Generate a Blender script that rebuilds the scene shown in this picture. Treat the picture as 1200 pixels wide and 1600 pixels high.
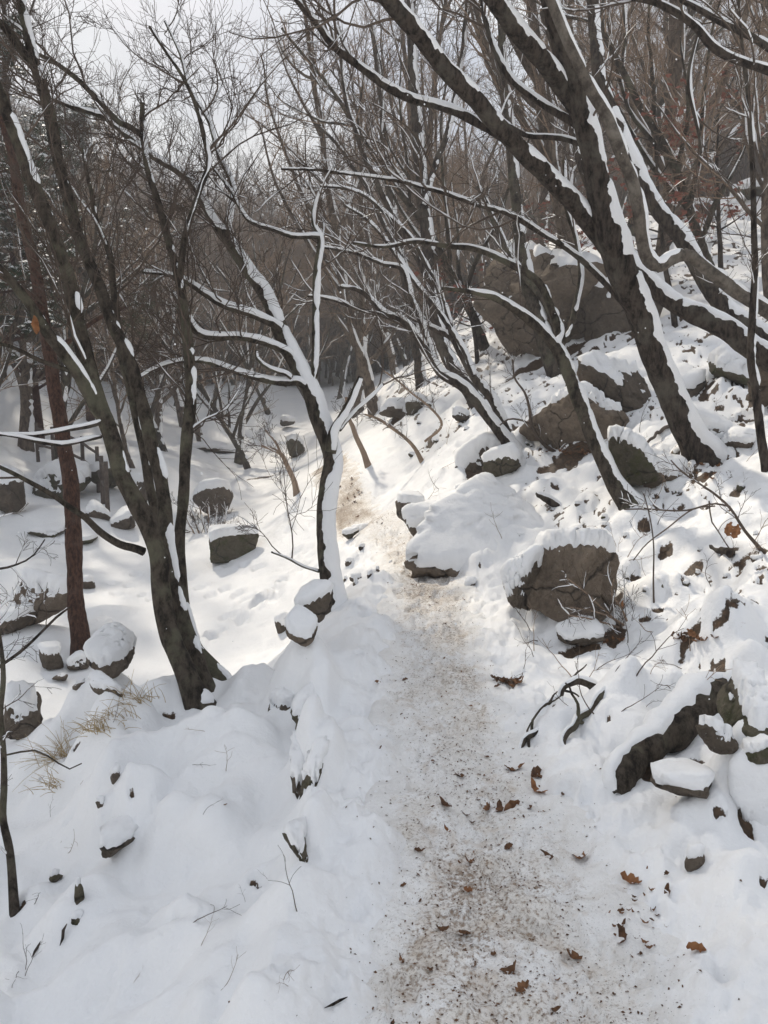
import bpy, math, time
import numpy as np
T0 = time.time()
# ------------------------------------------------------------------ camera, sky, sun, exposure
for o in list(bpy.data.objects):
    bpy.data.objects.remove(o)
scene = bpy.context.scene
COL = scene.collection
CAMZ, PITCH, FPX = 1.6, math.radians(9.0), 1256.0
SUN_AZ, SUN_EL = math.radians(-25.0), math.radians(40.0)      # azimuth to the right of straight ahead (+Y)
cd = bpy.data.cameras.new('camera')
cam = bpy.data.objects.new('camera', cd); COL.objects.link(cam)
cam.location = (0, 0, CAMZ); cam.rotation_euler = (math.pi / 2 - PITCH, 0, 0)
cd.sensor_fit = 'VERTICAL'; cd.sensor_height = 32.0; cd.lens = 32.0 * FPX / 1600.0
cd.clip_start = 0.05; cd.clip_end = 3000
scene.camera = cam
scene.view_settings.view_transform = 'Standard'; scene.view_settings.look = 'None'
scene.view_settings.exposure = 0.52; scene.view_settings.gamma = 1.0
scene.view_settings.use_curve_mapping = False
scene.cycles.max_bounces = 4; scene.cycles.diffuse_bounces = 3; scene.cycles.volume_bounces = 0
scene.cycles.use_adaptive_sampling = True

world = bpy.data.worlds.new('World'); scene.world = world; world.use_nodes = True
wt = world.node_tree; wt.nodes.clear()
wo = wt.nodes.new('ShaderNodeOutputWorld'); bg = wt.nodes.new('ShaderNodeBackground')
sky = wt.nodes.new('ShaderNodeTexSky'); sky.sky_type = 'NISHITA'; sky.sun_disc = False
sky.sun_elevation = SUN_EL; sky.sun_rotation = SUN_AZ
sky.air_density = 1.0; sky.dust_density = 2.0
bg.inputs['Strength'].default_value = 0.10
tc = wt.nodes.new('ShaderNodeTexCoord')
mp = wt.nodes.new('ShaderNodeMapping'); mp.inputs['Scale'].default_value = (1.5, 1.5, 3.0)
mp.inputs['Location'].default_value = (0.35, 0.1, 0.2)
nz = wt.nodes.new('ShaderNodeTexNoise'); nz.inputs['Scale'].default_value = 1.7; nz.inputs['Detail'].default_value = 7
nz.inputs['Roughness'].default_value = 0.55
cr = wt.nodes.new('ShaderNodeValToRGB'); cr.color_ramp.elements[0].position = 0.36; cr.color_ramp.elements[1].position = 0.58
cc = wt.nodes.new('ShaderNodeValToRGB')
cc.color_ramp.elements[0].position = 0.38; cc.color_ramp.elements[0].color = (3.4, 4.0, 5.0, 1)
cc.color_ramp.elements[1].position = 0.62; cc.color_ramp.elements[1].color = (11.4, 11.5, 11.6, 1)
mx = wt.nodes.new('ShaderNodeMix'); mx.data_type = 'RGBA'
L = wt.links.new
L(tc.outputs['Generated'], mp.inputs['Vector']); L(mp.outputs['Vector'], nz.inputs['Vector'])
L(nz.outputs['Fac'], cr.inputs['Fac']); L(nz.outputs['Fac'], cc.inputs['Fac'])
L(cr.outputs['Color'], mx.inputs['Factor']); L(sky.outputs['Color'], mx.inputs['A']); L(cc.outputs['Color'], mx.inputs['B'])
L(mx.outputs['Result'], bg.inputs['Color']); L(bg.outputs['Background'], wo.inputs['Surface'])

sl = bpy.data.lights.new('sun', 'SUN'); sl.energy = 3.5; sl.angle = math.radians(2.5); sl.color = (1.0, 0.90, 0.75)
so = bpy.data.objects.new('sun', sl); COL.objects.link(so)
# a sun lamp shines along its local -Z
so.rotation_euler = (math.pi / 2 - SUN_EL, 0, math.pi - SUN_AZ)
so.location = (0, 0, 30)

# ------------------------------------------------------------------ helpers
CP, SP = math.cos(PITCH), math.sin(PITCH)
def ray(px, py):
    u = (px - 600.0) / FPX; v = (800.0 - py) / FPX
    return np.array([u, CP + v * SP, -SP + v * CP])
def at(px, py, d):
    return np.array([0, 0, CAMZ]) + d * ray(px, py)
def atz(px, py, z):
    r = ray(px, py); return np.array([0, 0, CAMZ]) + (z - CAMZ) / r[2] * r

def _h(ix, iy, iz, s):
    n = (ix * 374761393 + iy * 668265263 + iz * 2147483647 + s * 1274126177) & 0xffffffff
    n = ((n ^ (n >> 13)) * 1274126177) & 0xffffffff
    n = ((n ^ (n >> 15)) * 2246822519) & 0xffffffff
    return ((n ^ (n >> 16)) & 0xffffff) / float(0xffffff)
def vnoise(x, y, z=None, s=0):
    x = np.asarray(x, float); y = np.asarray(y, float)
    ix = np.floor(x).astype(np.int64); iy = np.floor(y).astype(np.int64)
    fx = x - ix; fy = y - iy; fx = fx * fx * fx * (fx * (fx * 6 - 15) + 10); fy = fy * fy * fy * (fy * (fy * 6 - 15) + 10)
    if z is None:
        a = _h(ix, iy, 0, s); b = _h(ix + 1, iy, 0, s); c = _h(ix, iy + 1, 0, s); d = _h(ix + 1, iy + 1, 0, s)
        return (a + (b - a) * fx) * (1 - fy) + (c + (d - c) * fx) * fy
    z = np.asarray(z, float); iz = np.floor(z).astype(np.int64); fz = z - iz; fz = fz * fz * (3 - 2 * fz)
    def pl(k):
        a = _h(ix, iy, iz + k, s); b = _h(ix + 1, iy, iz + k, s); c = _h(ix, iy + 1, iz + k, s); d = _h(ix + 1, iy + 1, iz + k, s)
        return (a + (b - a) * fx) * (1 - fy) + (c + (d - c) * fx) * fy
    return pl(0) * (1 - fz) + pl(1) * fz
def fbm(x, y, z=None, s=0, o=4, g=0.5):
    t = 0; a = 1; n = 0
    for i in range(o):
        t = t + a * (vnoise(x, y, z, s + i * 17) - 0.5) * 2; n += a; a *= g
        x = x * 2.03 + 7.1; y = y * 2.03 + 3.7
        if z is not None: z = z * 2.03 + 1.3
    return t / n
def sstep(x, a, b):
    t = np.clip((x - a) / (b - a), 0, 1); return t * t * (3 - 2 * t)

def make_mesh(name, V, quads=None, tris=None, smooth=True):
    me = bpy.data.meshes.new(name)
    V = np.asarray(V, np.float32).reshape(-1, 3)
    q = np.zeros((0, 4), np.int32) if quads is None else np.asarray(quads, np.int32).reshape(-1, 4)
    t = np.zeros((0, 3), np.int32) if tris is None else np.asarray(tris, np.int32).reshape(-1, 3)
    me.vertices.add(len(V)); me.vertices.foreach_set('co', V.ravel())
    nl = q.size + t.size
    me.loops.add(nl); me.loops.foreach_set('vertex_index', np.concatenate([q.ravel(), t.ravel()]))
    me.polygons.add(len(q) + len(t))
    ls = np.concatenate([np.arange(len(q)) * 4, q.size + np.arange(len(t)) * 3]).astype(np.int32)
    me.polygons.foreach_set('loop_start', ls)
    me.polygons.foreach_set('use_smooth', np.full(len(q) + len(t), smooth, dtype=bool))
    me.update(calc_edges=True)
    return me
def link(name, me, mat=None, parent=None, loc=None):
    o = bpy.data.objects.new(name, me); COL.objects.link(o)
    if name in ('crown', 'twig_snow', 'snow_cover', 'needles', 'blades'): o['kind'] = 'stuff'
    if mat is not None and len(me.materials) == 0: me.materials.append(mat)
    if parent is not None: o.parent = parent
    if loc is not None: o.location = loc
    return o
def tag(o, label, cat, group=None):
    o['label'] = label; o['category'] = cat
    if group: o['group'] = group
    return o
def thing(name, label, cat, loc, group=None):
    o = bpy.data.objects.new(name, None); COL.objects.link(o); o.location = loc
    o.empty_display_size = 0.1
    return tag(o, label, cat, group)

# ------------------------------------------------------------------ materials
def mat_new(name):
    m = bpy.data.materials.new(name); m.use_nodes = True
    nt = m.node_tree; b = nt.nodes['Principled BSDF']; b.inputs['Specular IOR Level'].default_value = 0.25
    return m, nt, b
def N(nt, kind, **kw):
    n = nt.nodes.new(kind)
    for k, v in kw.items():
        if k in n.inputs: n.inputs[k].default_value = v
        else: setattr(n, k, v)
    return n
def noise_node(nt, vec, scale, detail=4, rough=0.55):
    n = N(nt, 'ShaderNodeTexNoise'); n.inputs['Scale'].default_value = scale
    n.inputs['Detail'].default_value = detail; n.inputs['Roughness'].default_value = rough
    nt.links.new(vec, n.inputs['Vector']); return n.outputs['Fac']
def ramp(nt, fac, stops):
    r = N(nt, 'ShaderNodeValToRGB'); e = r.color_ramp.elements
    while len(e) < len(stops): e.new(0.5)
    for el, (p, c) in zip(e, stops):
        el.position = p; el.color = (*c, 1) if len(c) == 3 else c
    nt.links.new(fac, r.inputs['Fac']); return r.outputs['Color']
def mixc(nt, fac, a, b, mode='MIX'):
    m = N(nt, 'ShaderNodeMix'); m.data_type = 'RGBA'; m.blend_type = mode
    for s, v in (('Factor', fac), ('A', a), ('B', b)):
        if isinstance(v, (int, float)): m.inputs[s].default_value = v
        elif isinstance(v, tuple): m.inputs[s].default_value = (*v, 1)
        else: nt.links.new(v, m.inputs[s])
    return m.outputs['Result']
def bump(nt, b, h, strength, dist, prev=None):
    n = N(nt, 'ShaderNodeBump'); n.inputs['Strength'].default_value = strength; n.inputs['Distance'].default_value = dist
    nt.links.new(h, n.inputs['Height'])
    if prev is not None: nt.links.new(prev, n.inputs['Normal'])
    nt.links.new(n.outputs['Normal'], b.inputs['Normal']); return n.outputs['Normal']
def coords(nt, kind):
    if kind == 'world': return N(nt, 'ShaderNodeNewGeometry').outputs['Position']
    return N(nt, 'ShaderNodeTexCoord').outputs['Object']
def mapped(nt, vec, scale):
    m = N(nt, 'ShaderNodeMapping'); m.inputs['Scale'].default_value = scale
    nt.links.new(vec, m.inputs['Vector']); return m.outputs['Vector']
W0 = (0.0,) * 3; W1 = (1.0,) * 3

def mat_snow(name, soil=False):
    m, nt, b = mat_new(name); v = coords(nt, 'world')
    n1 = noise_node(nt, v, 2.2, 3); col = ramp(nt, n1, [(0.3, (0.845, 0.855, 0.87)), (0.7, (0.90, 0.903, 0.905))])
    n2 = noise_node(nt, v, 55, 5, 0.65); n3 = noise_node(nt, v, 9, 4, 0.6)
    b.inputs['Roughness'].default_value = 0.62
    if soil:
        at_ = N(nt, 'ShaderNodeAttribute'); at_.attribute_name = 'soil'
        d = noise_node(nt, v, 38, 5, 0.7)
        sc_ = ramp(nt, d, [(0.3, (0.022, 0.015, 0.010)), (0.55, (0.085, 0.055, 0.034)), (0.75, (0.17, 0.10, 0.055))])
        nb = noise_node(nt, v, 30, 4, 0.7)
        md = N(nt, 'ShaderNodeMath', operation='MULTIPLY_ADD'); nt.links.new(nb, md.inputs[0]); md.inputs[1].default_value = 1.3
        sub = N(nt, 'ShaderNodeMath', operation='ADD'); nt.links.new(at_.outputs['Fac'], sub.inputs[0]); sub.inputs[1].default_value = -0.65
        nt.links.new(sub.outputs[0], md.inputs[2])
        fac = ramp(nt, md.outputs[0], [(0.44, W0), (0.58, W1)])
        col = mixc(nt, fac, col, sc_)
        tr = N(nt, 'ShaderNodeAttribute'); tr.attribute_name = 'tread'
        gm = noise_node(nt, v, 13, 5, 0.65); ml = N(nt, 'ShaderNodeMath', operation='MULTIPLY'); nt.links.new(tr.outputs['Fac'], ml.inputs[0]); nt.links.new(gm, ml.inputs[1])
        col = mixc(nt, ramp(nt, ml.outputs[0], [(0.18, W0), (0.55, (0.9,) * 3)]), col, (0.68, 0.655, 0.62))
        gs = noise_node(nt, v, 120, 3, 0.6); m2 = N(nt, 'ShaderNodeMath', operation='MULTIPLY_ADD'); nt.links.new(tr.outputs['Fac'], m2.inputs[0]); m2.inputs[1].default_value = .16; nt.links.new(gs, m2.inputs[2])
        col = mixc(nt, ramp(nt, m2.outputs[0], [(0.76, W0), (0.80, (0.75,) * 3)]), col, (0.10, 0.066, 0.042))
    nt.links.new(col, b.inputs['Base Color'])
    p = bump(nt, b, n3, 0.45, 0.03); bump(nt, b, n2, 0.5, 0.008, p)
    return m
def mat_path():
    m, nt, b = mat_new('trampled_snow'); v = coords(nt, 'world')
    big = noise_node(nt, v, 2.3, 4, 0.6); mid = noise_node(nt, v, 13, 5, 0.65); fine = noise_node(nt, v, 75, 4, 0.65)
    sp = noise_node(nt, v, 160, 3, 0.6)
    at_ = N(nt, 'ShaderNodeAttribute'); at_.attribute_name = 'dirt'
    snowc = ramp(nt, mid, [(0.32, (0.54, 0.485, 0.42)), (0.42, (0.74, 0.70, 0.645)), (0.54, (0.86, 0.85, 0.825))])
    dirtc = ramp(nt, fine, [(0.35, (0.085, 0.052, 0.030)), (0.62, (0.24, 0.160, 0.098))])
    a = N(nt, 'ShaderNodeMath', operation='MULTIPLY'); nt.links.new(big, a.inputs[0]); nt.links.new(at_.outputs['Fac'], a.inputs[1])
    s = N(nt, 'ShaderNodeMath', operation='MULTIPLY_ADD'); nt.links.new(a.outputs[0], s.inputs[0]); s.inputs[1].default_value = 0.5
    nt.links.new(fine, s.inputs[2])
    f1 = ramp(nt, s.outputs[0], [(0.705, W0), (0.88, (0.85,) * 3)])
    s2 = N(nt, 'ShaderNodeMath', operation='MULTIPLY_ADD'); nt.links.new(a.outputs[0], s2.inputs[0]); s2.inputs[1].default_value = 0.45
    nt.links.new(mid, s2.inputs[2])
    f2 = ramp(nt, s2.outputs[0], [(0.62, W0), (0.88, (0.6,) * 3)])
    snowc = mixc(nt, ramp(nt, at_.outputs['Fac'], [(0.08, W0), (0.85, W1)]), (0.80, 0.79, 0.775), snowc)
    snowc = mixc(nt, ramp(nt, noise_node(nt, v, 4.2, 5, .65), [(0.43, W0), (0.55, (0.9,) * 3)]), snowc, (0.87, 0.865, 0.855))
    col = mixc(nt, f2, snowc, (0.46, 0.35, 0.24)); col = mixc(nt, f1, col, dirtc)
    f3 = mixc(nt, ramp(nt, at_.outputs['Fac'], [(0.1, (.25,) * 3), (0.6, W1)]), (0, 0, 0), ramp(nt, sp, [(0.63, W0), (0.69, (0.8,) * 3)])); col = mixc(nt, f3, col, (0.09, 0.06, 0.04))
    nt.links.new(col, b.inputs['Base Color']); b.inputs['Roughness'].default_value = 0.5
    p = bump(nt, b, mid, 0.5, 0.04); bump(nt, b, fine, 0.5, 0.012, p)
    return m
def mat_bark(name, dark, light, patch, stretch=(9, 9, 2.2), bs=0.8):
    m, nt, b = mat_new(name); v = coords(nt, 'object'); vs = mapped(nt, v, stretch)
    n1 = noise_node(nt, vs, 3.0, 6, 0.75); n2 = noise_node(nt, v, 4.5, 5, .65); n3 = noise_node(nt, vs, 16, 4, 0.7)
    col = ramp(nt, n1, [(0.40, dark), (0.58, light)])
    f = ramp(nt, n2, [(0.50, W0), (0.64, (0.7,) * 3)]); col = mixc(nt, f, col, tuple(x * 1.9 for x in patch))
    nt.links.new(col, b.inputs['Base Color']); b.inputs['Roughness'].default_value = 0.9
    b.inputs['Specular IOR Level'].default_value = 0.12
    p = bump(nt, b, n1, bs, 0.045); bump(nt, b, n3, bs * 0.8, 0.012, p)
    return m
def mat_rock(name, c1, c2, c3, moss=None, frost=True):
    m, nt, b = mat_new(name); v = coords(nt, 'world')
    n1 = noise_node(nt, v, 3.2, 6, 0.65); n2 = noise_node(nt, v, 22, 5, 0.7); n3 = noise_node(nt, v, 90, 3, 0.6)
    col = ramp(nt, n1, [(0.3, c1), (0.52, c2), (0.72, c3)])
    col = mixc(nt, 0.45, col, ramp(nt, n2, [(0.3, tuple(x * 0.45 for x in c2)), (0.7, tuple(min(1, x * 1.5) for x in c2))]))
    dv = N(nt, 'ShaderNodeMix'); dv.data_type = 'VECTOR'; dv.inputs['Factor'].default_value = .22
    nn_ = N(nt, 'ShaderNodeTexNoise'); nn_.inputs['Scale'].default_value = 3.0; nn_.inputs['Detail'].default_value = 4; nt.links.new(v, nn_.inputs['Vector'])
    nt.links.new(v, dv.inputs['A']); nt.links.new(nn_.outputs['Color'], dv.inputs['B'])
    vo = N(nt, 'ShaderNodeTexVoronoi'); vo.feature = 'DISTANCE_TO_EDGE'; vo.inputs['Scale'].default_value = 1.9; nt.links.new(dv.outputs['Result'], vo.inputs['Vector'])
    crk = ramp(nt, vo.outputs['Distance'], [(0.0, (.25,) * 3), (0.018, W1)]); col = mixc(nt, crk, tuple(x * .25 for x in c1), col)
    if moss:
        col = mixc(nt, ramp(nt, noise_node(nt, v, 6.5, 5, 0.7), [(0.48, W0), (0.62, (0.75,) * 3)]), col, moss)
    if frost:
        col = mixc(nt, ramp(nt, n3, [(0.68, W0), (0.74, (0.5,) * 3)]), col, (0.6, 0.6, 0.6))
    nt.links.new(col, b.inputs['Base Color']); b.inputs['Roughness'].default_value = 0.88
    p = bump(nt, b, crk, 0.7, 0.03); p = bump(nt, b, n1, 0.9, 0.10, p); p = bump(nt, b, n2, 0.9, 0.035, p); bump(nt, b, n3, 0.6, 0.008, p)
    return m
def mat_flat(name, c1, c2, scale=20, rough=0.8, transl=0.0):
    m, nt, b = mat_new(name); v = coords(nt, 'world')
    nt.links.new(ramp(nt, noise_node(nt, v, scale, 4), [(0.3, c1), (0.7, c2)]), b.inputs['Base Color'])
    b.inputs['Roughness'].default_value = rough
    return m
M_SNOW = mat_snow('snow'); M_GROUND = mat_snow('snow_ground', True); M_PATH = mat_path()
M_BARK = mat_bark('dark_bark', (0.016, 0.012, 0.010), (0.095, 0.075, 0.060), (0.070, 0.062, 0.050))
M_BARK2 = mat_bark('olive_bark', (0.024, 0.019, 0.015), (0.105, 0.086, 0.066), (0.082, 0.078, 0.054), (6, 6, 3))
M_BARKG = mat_bark('grey_bark', (0.060, 0.050, 0.041), (0.150, 0.128, 0.106), (0.125, 0.112, 0.095), (5, 5, 4), 0.5)
M_BARKR = mat_bark('red_pine_bark', (0.035, 0.021, 0.016), (0.125, 0.068, 0.048), (0.075, 0.050, 0.040), (14, 14, 5))
M_BARKB = mat_bark('brown_bark', (0.055, 0.042, 0.032), (0.180, 0.140, 0.108), (0.13, 0.105, 0.08), (7, 7, 2.5))
M_TWIG = mat_flat('twig_bark', (0.062, 0.046, 0.036), (0.130, 0.098, 0.076), 6)
M_TWIGB = mat_flat('brown_twig_bark', (0.195, 0.138, 0.096), (0.340, 0.248, 0.178), 3)
M_ROCK = mat_rock('brown_rock', (0.045, 0.036, 0.028), (0.125, 0.100, 0.076), (0.22, 0.18, 0.14))
M_ROCKT = mat_rock('tan_rock', (0.080, 0.062, 0.046), (0.185, 0.145, 0.108), (0.29, 0.235, 0.18))
M_ROCKG = mat_rock('mossy_rock', (0.055, 0.048, 0.034), (0.115, 0.098, 0.07), (0.19, 0.165, 0.125), (0.060, 0.065, 0.025))
M_LEAF = mat_flat('dead_leaf', (0.11, 0.052, 0.026), (0.27, 0.14, 0.070), 45)
M_LEAF2 = mat_flat('dark_dead_leaf', (0.060, 0.034, 0.020), (0.17, 0.085, 0.042), 45)
M_LEAFO = mat_flat('orange_leaf', (0.17, 0.072, 0.030), (0.30, 0.14, 0.06), 30)
M_RED = mat_flat('red_maple_leaf', (0.20, 0.070, 0.050), (0.33, 0.135, 0.095), 8)
M_GRASS = mat_flat('straw', (0.30, 0.21, 0.10), (0.52, 0.40, 0.22), 30)
M_NEEDLE = mat_flat('pine_needles', (0.020, 0.034, 0.016), (0.050, 0.070, 0.034), 5)
M_WOOD = mat_flat('old_wood', (0.07, 0.055, 0.045), (0.15, 0.12, 0.10), 12)

# ------------------------------------------------------------------ terrain
# surveyed heights: (photo x, photo y, height z) and (photo x, photo y, distance)
PZ = [(800,1600,0),(730,1250,0),(680,1050,0),(670,900,0),(620,850,.02),(570,820,.02),(530,760,.05),(505,740,.08),
      (500,1600,-.02),(300,1600,-.22),(0,1600,-.52),(0,1400,-.70),(0,1250,-.76),(150,1300,-.52),(300,1300,-.36),(500,1250,-.05),
      (310,1095,-.30),(420,1050,-.16),(500,1000,-.06),(522,950,-.03),(250,1080,-.45),(100,1130,-.66),(0,1160,-.82),
      (450,1000,-.95),(330,870,-1.0),(100,870,-1.05),(400,780,-.8),(450,720,-.45),(350,690,-.3),(200,700,0.0),(50,680,.25),
      (0,800,-.6),(50,720,-.2),(150,1065,-1.25),(60,1095,-1.2),(0,1000,-1.1),(620,760,.16),(605,800,.05),(480,860,-.6),(250,960,-1.15),(560,900,0.0)]
PD = [(1090,705,7.0),(975,780,6.6),(1200,1000,4.0),(1200,850,5.0),(1200,730,6.0),(1200,1150,3.1),(1100,1250,2.9),(1200,1350,2.6),
      (1200,1600,1.95),(1000,1000,4.7),(1000,850,5.9),(850,730,8.5),(800,695,9.5),(900,600,10.5),(870,580,12),(700,600,14.5),
      (650,620,15.5),(600,645,17),(560,680,17),(700,700,10),(1100,550,10),(1200,600,8.5),(1150,450,13),(1200,350,18),
      (1000,350,20),(850,375,22),(480,640,32),(1050,1250,2.95),(940,1000,4.9)]
PW = [(-1.6,6.4,-1.1),(-2.6,6.4,-1.2),(-.9,6.6,-.8),(-1.5,7.3,-1.15),(-3.4,5.6,-1.15),
      (0,0,0),(.3,-4,0),(-1.2,0,-.4),(1.3,0,.15),(3,1,.9),(-3,1,-1.0),(-4,4,-1.2),(5,5,2.2),(5,0,2.0),(-6,0,-1.3),(-8,8,-.9),(7,8,3.3),
      (0,-15,0),(10,-8,4),(-10,-8,-1),(14,12,6.5),(-14,14,1.0),(-14,25,3),(-6,36,1.6),(-20,40,6),(-38,80,22),(-20,55,6.0),(-21,90,15),(-8,60,3.4),(-8,100,8.5),
      (5,40,4.6),(12,40,8.0),(12,24,7.5),(22,24,11.5),(20,45,10.5),(5,100,10.5),(20,100,13),(45,90,18),(45,40,20),(-45,40,16),(-60,80,36),(40,0,14),(-40,0,6),
      (-40,-40,4),(40,-40,12),(0,-50,2),(0,160,12),(60,160,18),(-80,160,28),(100,60,26),(-100,60,26),(100,-60,22),(-100,-60,12),(0,-150,6)]
C = [atz(*p) for p in PZ] + [at(*p) for p in PD] + [np.array(p, float) for p in PW]
C = np.array(C)
def _phi(r2): return 0.5 * r2 * np.log(r2 + 1e-9)
def warp(x, y):
    r = np.hypot(x, y); k = np.log1p(r / 4.0) / np.maximum(r, 1e-6) * 4.0; return x * k, y * k
CW = np.stack(warp(C[:, 0], C[:, 1]), 1)
nC = len(C)
A = np.zeros((nC + 3, nC + 3))
A[:nC, :nC] = _phi(((CW[:, None] - CW[None]) ** 2).sum(-1)) + np.eye(nC) * 0.02
A[:nC, nC] = 1; A[:nC, nC + 1:] = CW; A[nC:, :nC] = A[:nC, nC:].T
SOL = np.linalg.solve(A, np.concatenate([C[:, 2], np.zeros(3)]))
def base_h(x, y):
    x = np.asarray(x, float); y = np.asarray(y, float); sh = x.shape; x = x.ravel(); y = y.ravel()
    wx, wy = warp(x, y); out = SOL[nC] + SOL[nC + 1] * wx + SOL[nC + 2] * wy
    for i in range(nC): out = out + SOL[i] * _phi((wx - CW[i, 0]) ** 2 + (wy - CW[i, 1]) ** 2)
    return out.reshape(sh)
# the trail's centre line
PC = np.array([(0.36, -6.0), (0.36, 0.0)] + [tuple(atz(px, py, 0.0)[:2]) for px, py in
     ((815,1600),(785,1400),(735,1250),(705,1150),(685,1050),(672,960),(668,900),(640,860),(600,830),(560,795),(535,765),(520,748))] + [(-1.3, 17.5), (-1.4, 20)])
PHW = np.array([(-6, .36), (1.5, .36), (2.1, .35), (2.6, .31), (3.2, .26), (4.5, .24), (6.5, .25), (8, .20), (11, .26), (20, .3)])
def path_x(y): return np.interp(y, PC[:, 1], PC[:, 0])
_yy = np.linspace(-6, 20, 400); _xx = np.interp(_yy, PC[:, 1], PC[:, 0])
for _ in range(12): _xx[1:-1] = (_xx[:-2] + _xx[1:-1] * 2 + _xx[2:]) / 4
def path_x(y): return np.interp(y, _yy, _xx)
def path_hw(y): return np.interp(y, PHW[:, 0], PHW[:, 1])

HUMPS = []      # x, y, rx, ry, height, power
SOIL = []       # x, y, rx, ry
FOOT = []
def ground(x, y, full=False):
    x = np.asarray(x, float); y = np.asarray(y, float)
    h = base_h(x, y); r = np.hypot(x, y)
    pc = path_x(y); hw = path_hw(y); dx = x - pc; ad = np.abs(dx)
    onp = (y < 17) * (y > -6)
    creek = sstep(-x, 1.2, 2.2) * sstep(y, 6.3, 7.5) * (1 - sstep(y, 13, 17))
    right = sstep(dx, 0.55, 1.2) * (1 - sstep(r, 25, 40))
    amp = 0.030 + 0.045 * right
    amp = amp * (1 - 0.75 * creek) * sstep(ad, hw * 0.8, hw + 0.5) + 0.004
    amp = np.where(r > 20, amp * 2.0, amp)
    h = h + amp * fbm(x * 2.6, y * 2.6, s=3, o=3) + 0.45 * amp * fbm(x * 7.5, y * 7.5, s=9, o=2)
    h = h + right * 0.05 * (np.abs(fbm(x * 4.1 + 3, y * 4.1, s=31, o=3)) * -1.0)
    leftz = sstep(-dx, .55, .9) * (1 - creek) * (1 - sstep(r, 7, 9))
    h = h + (.03 * leftz + .05 * right * (r < 14)) * ((1 - np.abs(fbm(x * 2.1 + 5, y * 2.1, s=33, o=2))) ** 2 - .5) + .018 * leftz * fbm(x * 6, y * 6, s=35, o=2)
    # stone edged drop on the valley side of the trail
    e = -dx - (np.interp(y, [2, 2.6, 3.1, 4.0, 5.0], [.70, .64, .60, .76, .92]) + 0.16 * fbm(y * 1.9, y * 0 + 3.3, s=5, o=2)) + 0.06 * fbm(x * 5, y * 5, s=8, o=2)
    h = h - 0.15 * sstep(e, 0.0, 0.16) * np.exp(-np.clip(e, 0, 9) / 0.5) * sstep(y, 1.0, 2.0) * (1 - sstep(y, 5.4, 6.2))
    x0, x1, y0, y1 = x.min(), x.max(), y.min(), y.max()
    for hx, hy, rx, ry, hh, pw in HUMPS:
        if hx + rx * 1.9 < x0 or hx - rx * 1.9 > x1 or hy + ry * 1.9 < y0 or hy - ry * 1.9 > y1: continue
        m = (np.abs(x - hx) < rx * 1.9) & (np.abs(y - hy) < ry * 1.9)
        if not m.any(): continue
        xx = x[m]; yy = y[m]
        q = np.hypot((xx - hx) / rx, (yy - hy) / ry) * (1 + 0.25 * fbm(xx / rx * .9 + hx, yy / ry * .9, s=21, o=2))
        h[m] = h[m] + 1.25 * hh * np.exp(-q ** pw)
    # trampled trail lies lower
    edge = hw + 0.05 + 0.13 * fbm(x * 3.1, y * 3.1, s=13, o=3) + 0.09 * fbm(x * 10, y * 10, s=14, o=3)
    dip = (1 - sstep(ad, edge - 0.14, edge + 0.16)) * onp
    h = h - 0.060 * dip - .05 * (1 - sstep(ad, edge - 0.26, edge - 0.06)) * onp
    band = np.exp(-((ad - hw - np.where(dx > 0, .20, .10)) / np.where(dx > 0, .26, .2)) ** 2) * onp * (1 - sstep(y, 9, 13))
    h = h - 0.030 * band * sstep(fbm(x * 8.5, y * 6.5, s=41, o=2), 0.0, 0.45) + 0.030 * band * fbm(x * 13, y * 13, s=43, o=3, g=.7) + .0045 * fbm(x * 16, y * 16, s=44, o=3, g=.6) * (r < 14) * (1 - .7 * creek) - .010 * leftz * sstep(fbm(x * 9, y * 9, s=46, o=2), .30, .5)
    for fx, fy, ca, sa, rx, ry, fd in FOOT:
        if fx + .3 < x0 or fx - .3 > x1 or fy + .3 < y0 or fy - .3 > y1: continue
        m = (np.abs(x - fx) < .3) & (np.abs(y - fy) < .3)
        if not m.any(): continue
        u = (x[m] - fx) * ca + (y[m] - fy) * sa; v = -(x[m] - fx) * sa + (y[m] - fy) * ca
        q = np.hypot(u / rx, v / ry); h[m] = h[m] - fd * (1 - sstep(q, .6, 1.05)) + fd * .3 * np.exp(-((q - 1.2) / .18) ** 2)
    if not full: return h
    tread = np.exp(-np.clip(ad - hw + .02, 0, 9) / np.where(dx > 0, .16, .11)) * onp * (.55 + .75 * vnoise(x * 5, y * 5, s=91)) * (1 - sstep(y, 12, 15))
    soil = np.zeros_like(h)
    sn = fbm(x * 7.2, y * 5.8, s=51, o=4, g=.6)
    sreg = right * sstep(dx, .7, 1.3) * (y > 2.5) * (1 - sstep(r, 22, 30)) * sstep(fbm(x * .9, y * .9, s=54, o=2), -.35, .2)
    sreg = sreg * np.where(r > 7.5, 1.0, .85)
    soil = sreg * np.maximum(sstep(sn - .12 * (1 - sstep(r, 5, 8)), .26, .40), .95 * sstep(fbm(x * 17, y * 13, s=57, o=3, g=.6), .30, .42))
    for sx, sy, rx, ry in SOIL:
        q = np.hypot((x - sx) / rx, (y - sy) / ry) + .35 * fbm(x * 6 / max(rx, .2) * .3, y * 6 / max(rx, .2) * .3, s=61, o=3)
        soil = np.maximum(soil, 1 - sstep(q, .65, 1.05))
    h = h - 0.030 * soil
    return h, soil, tread
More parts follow.
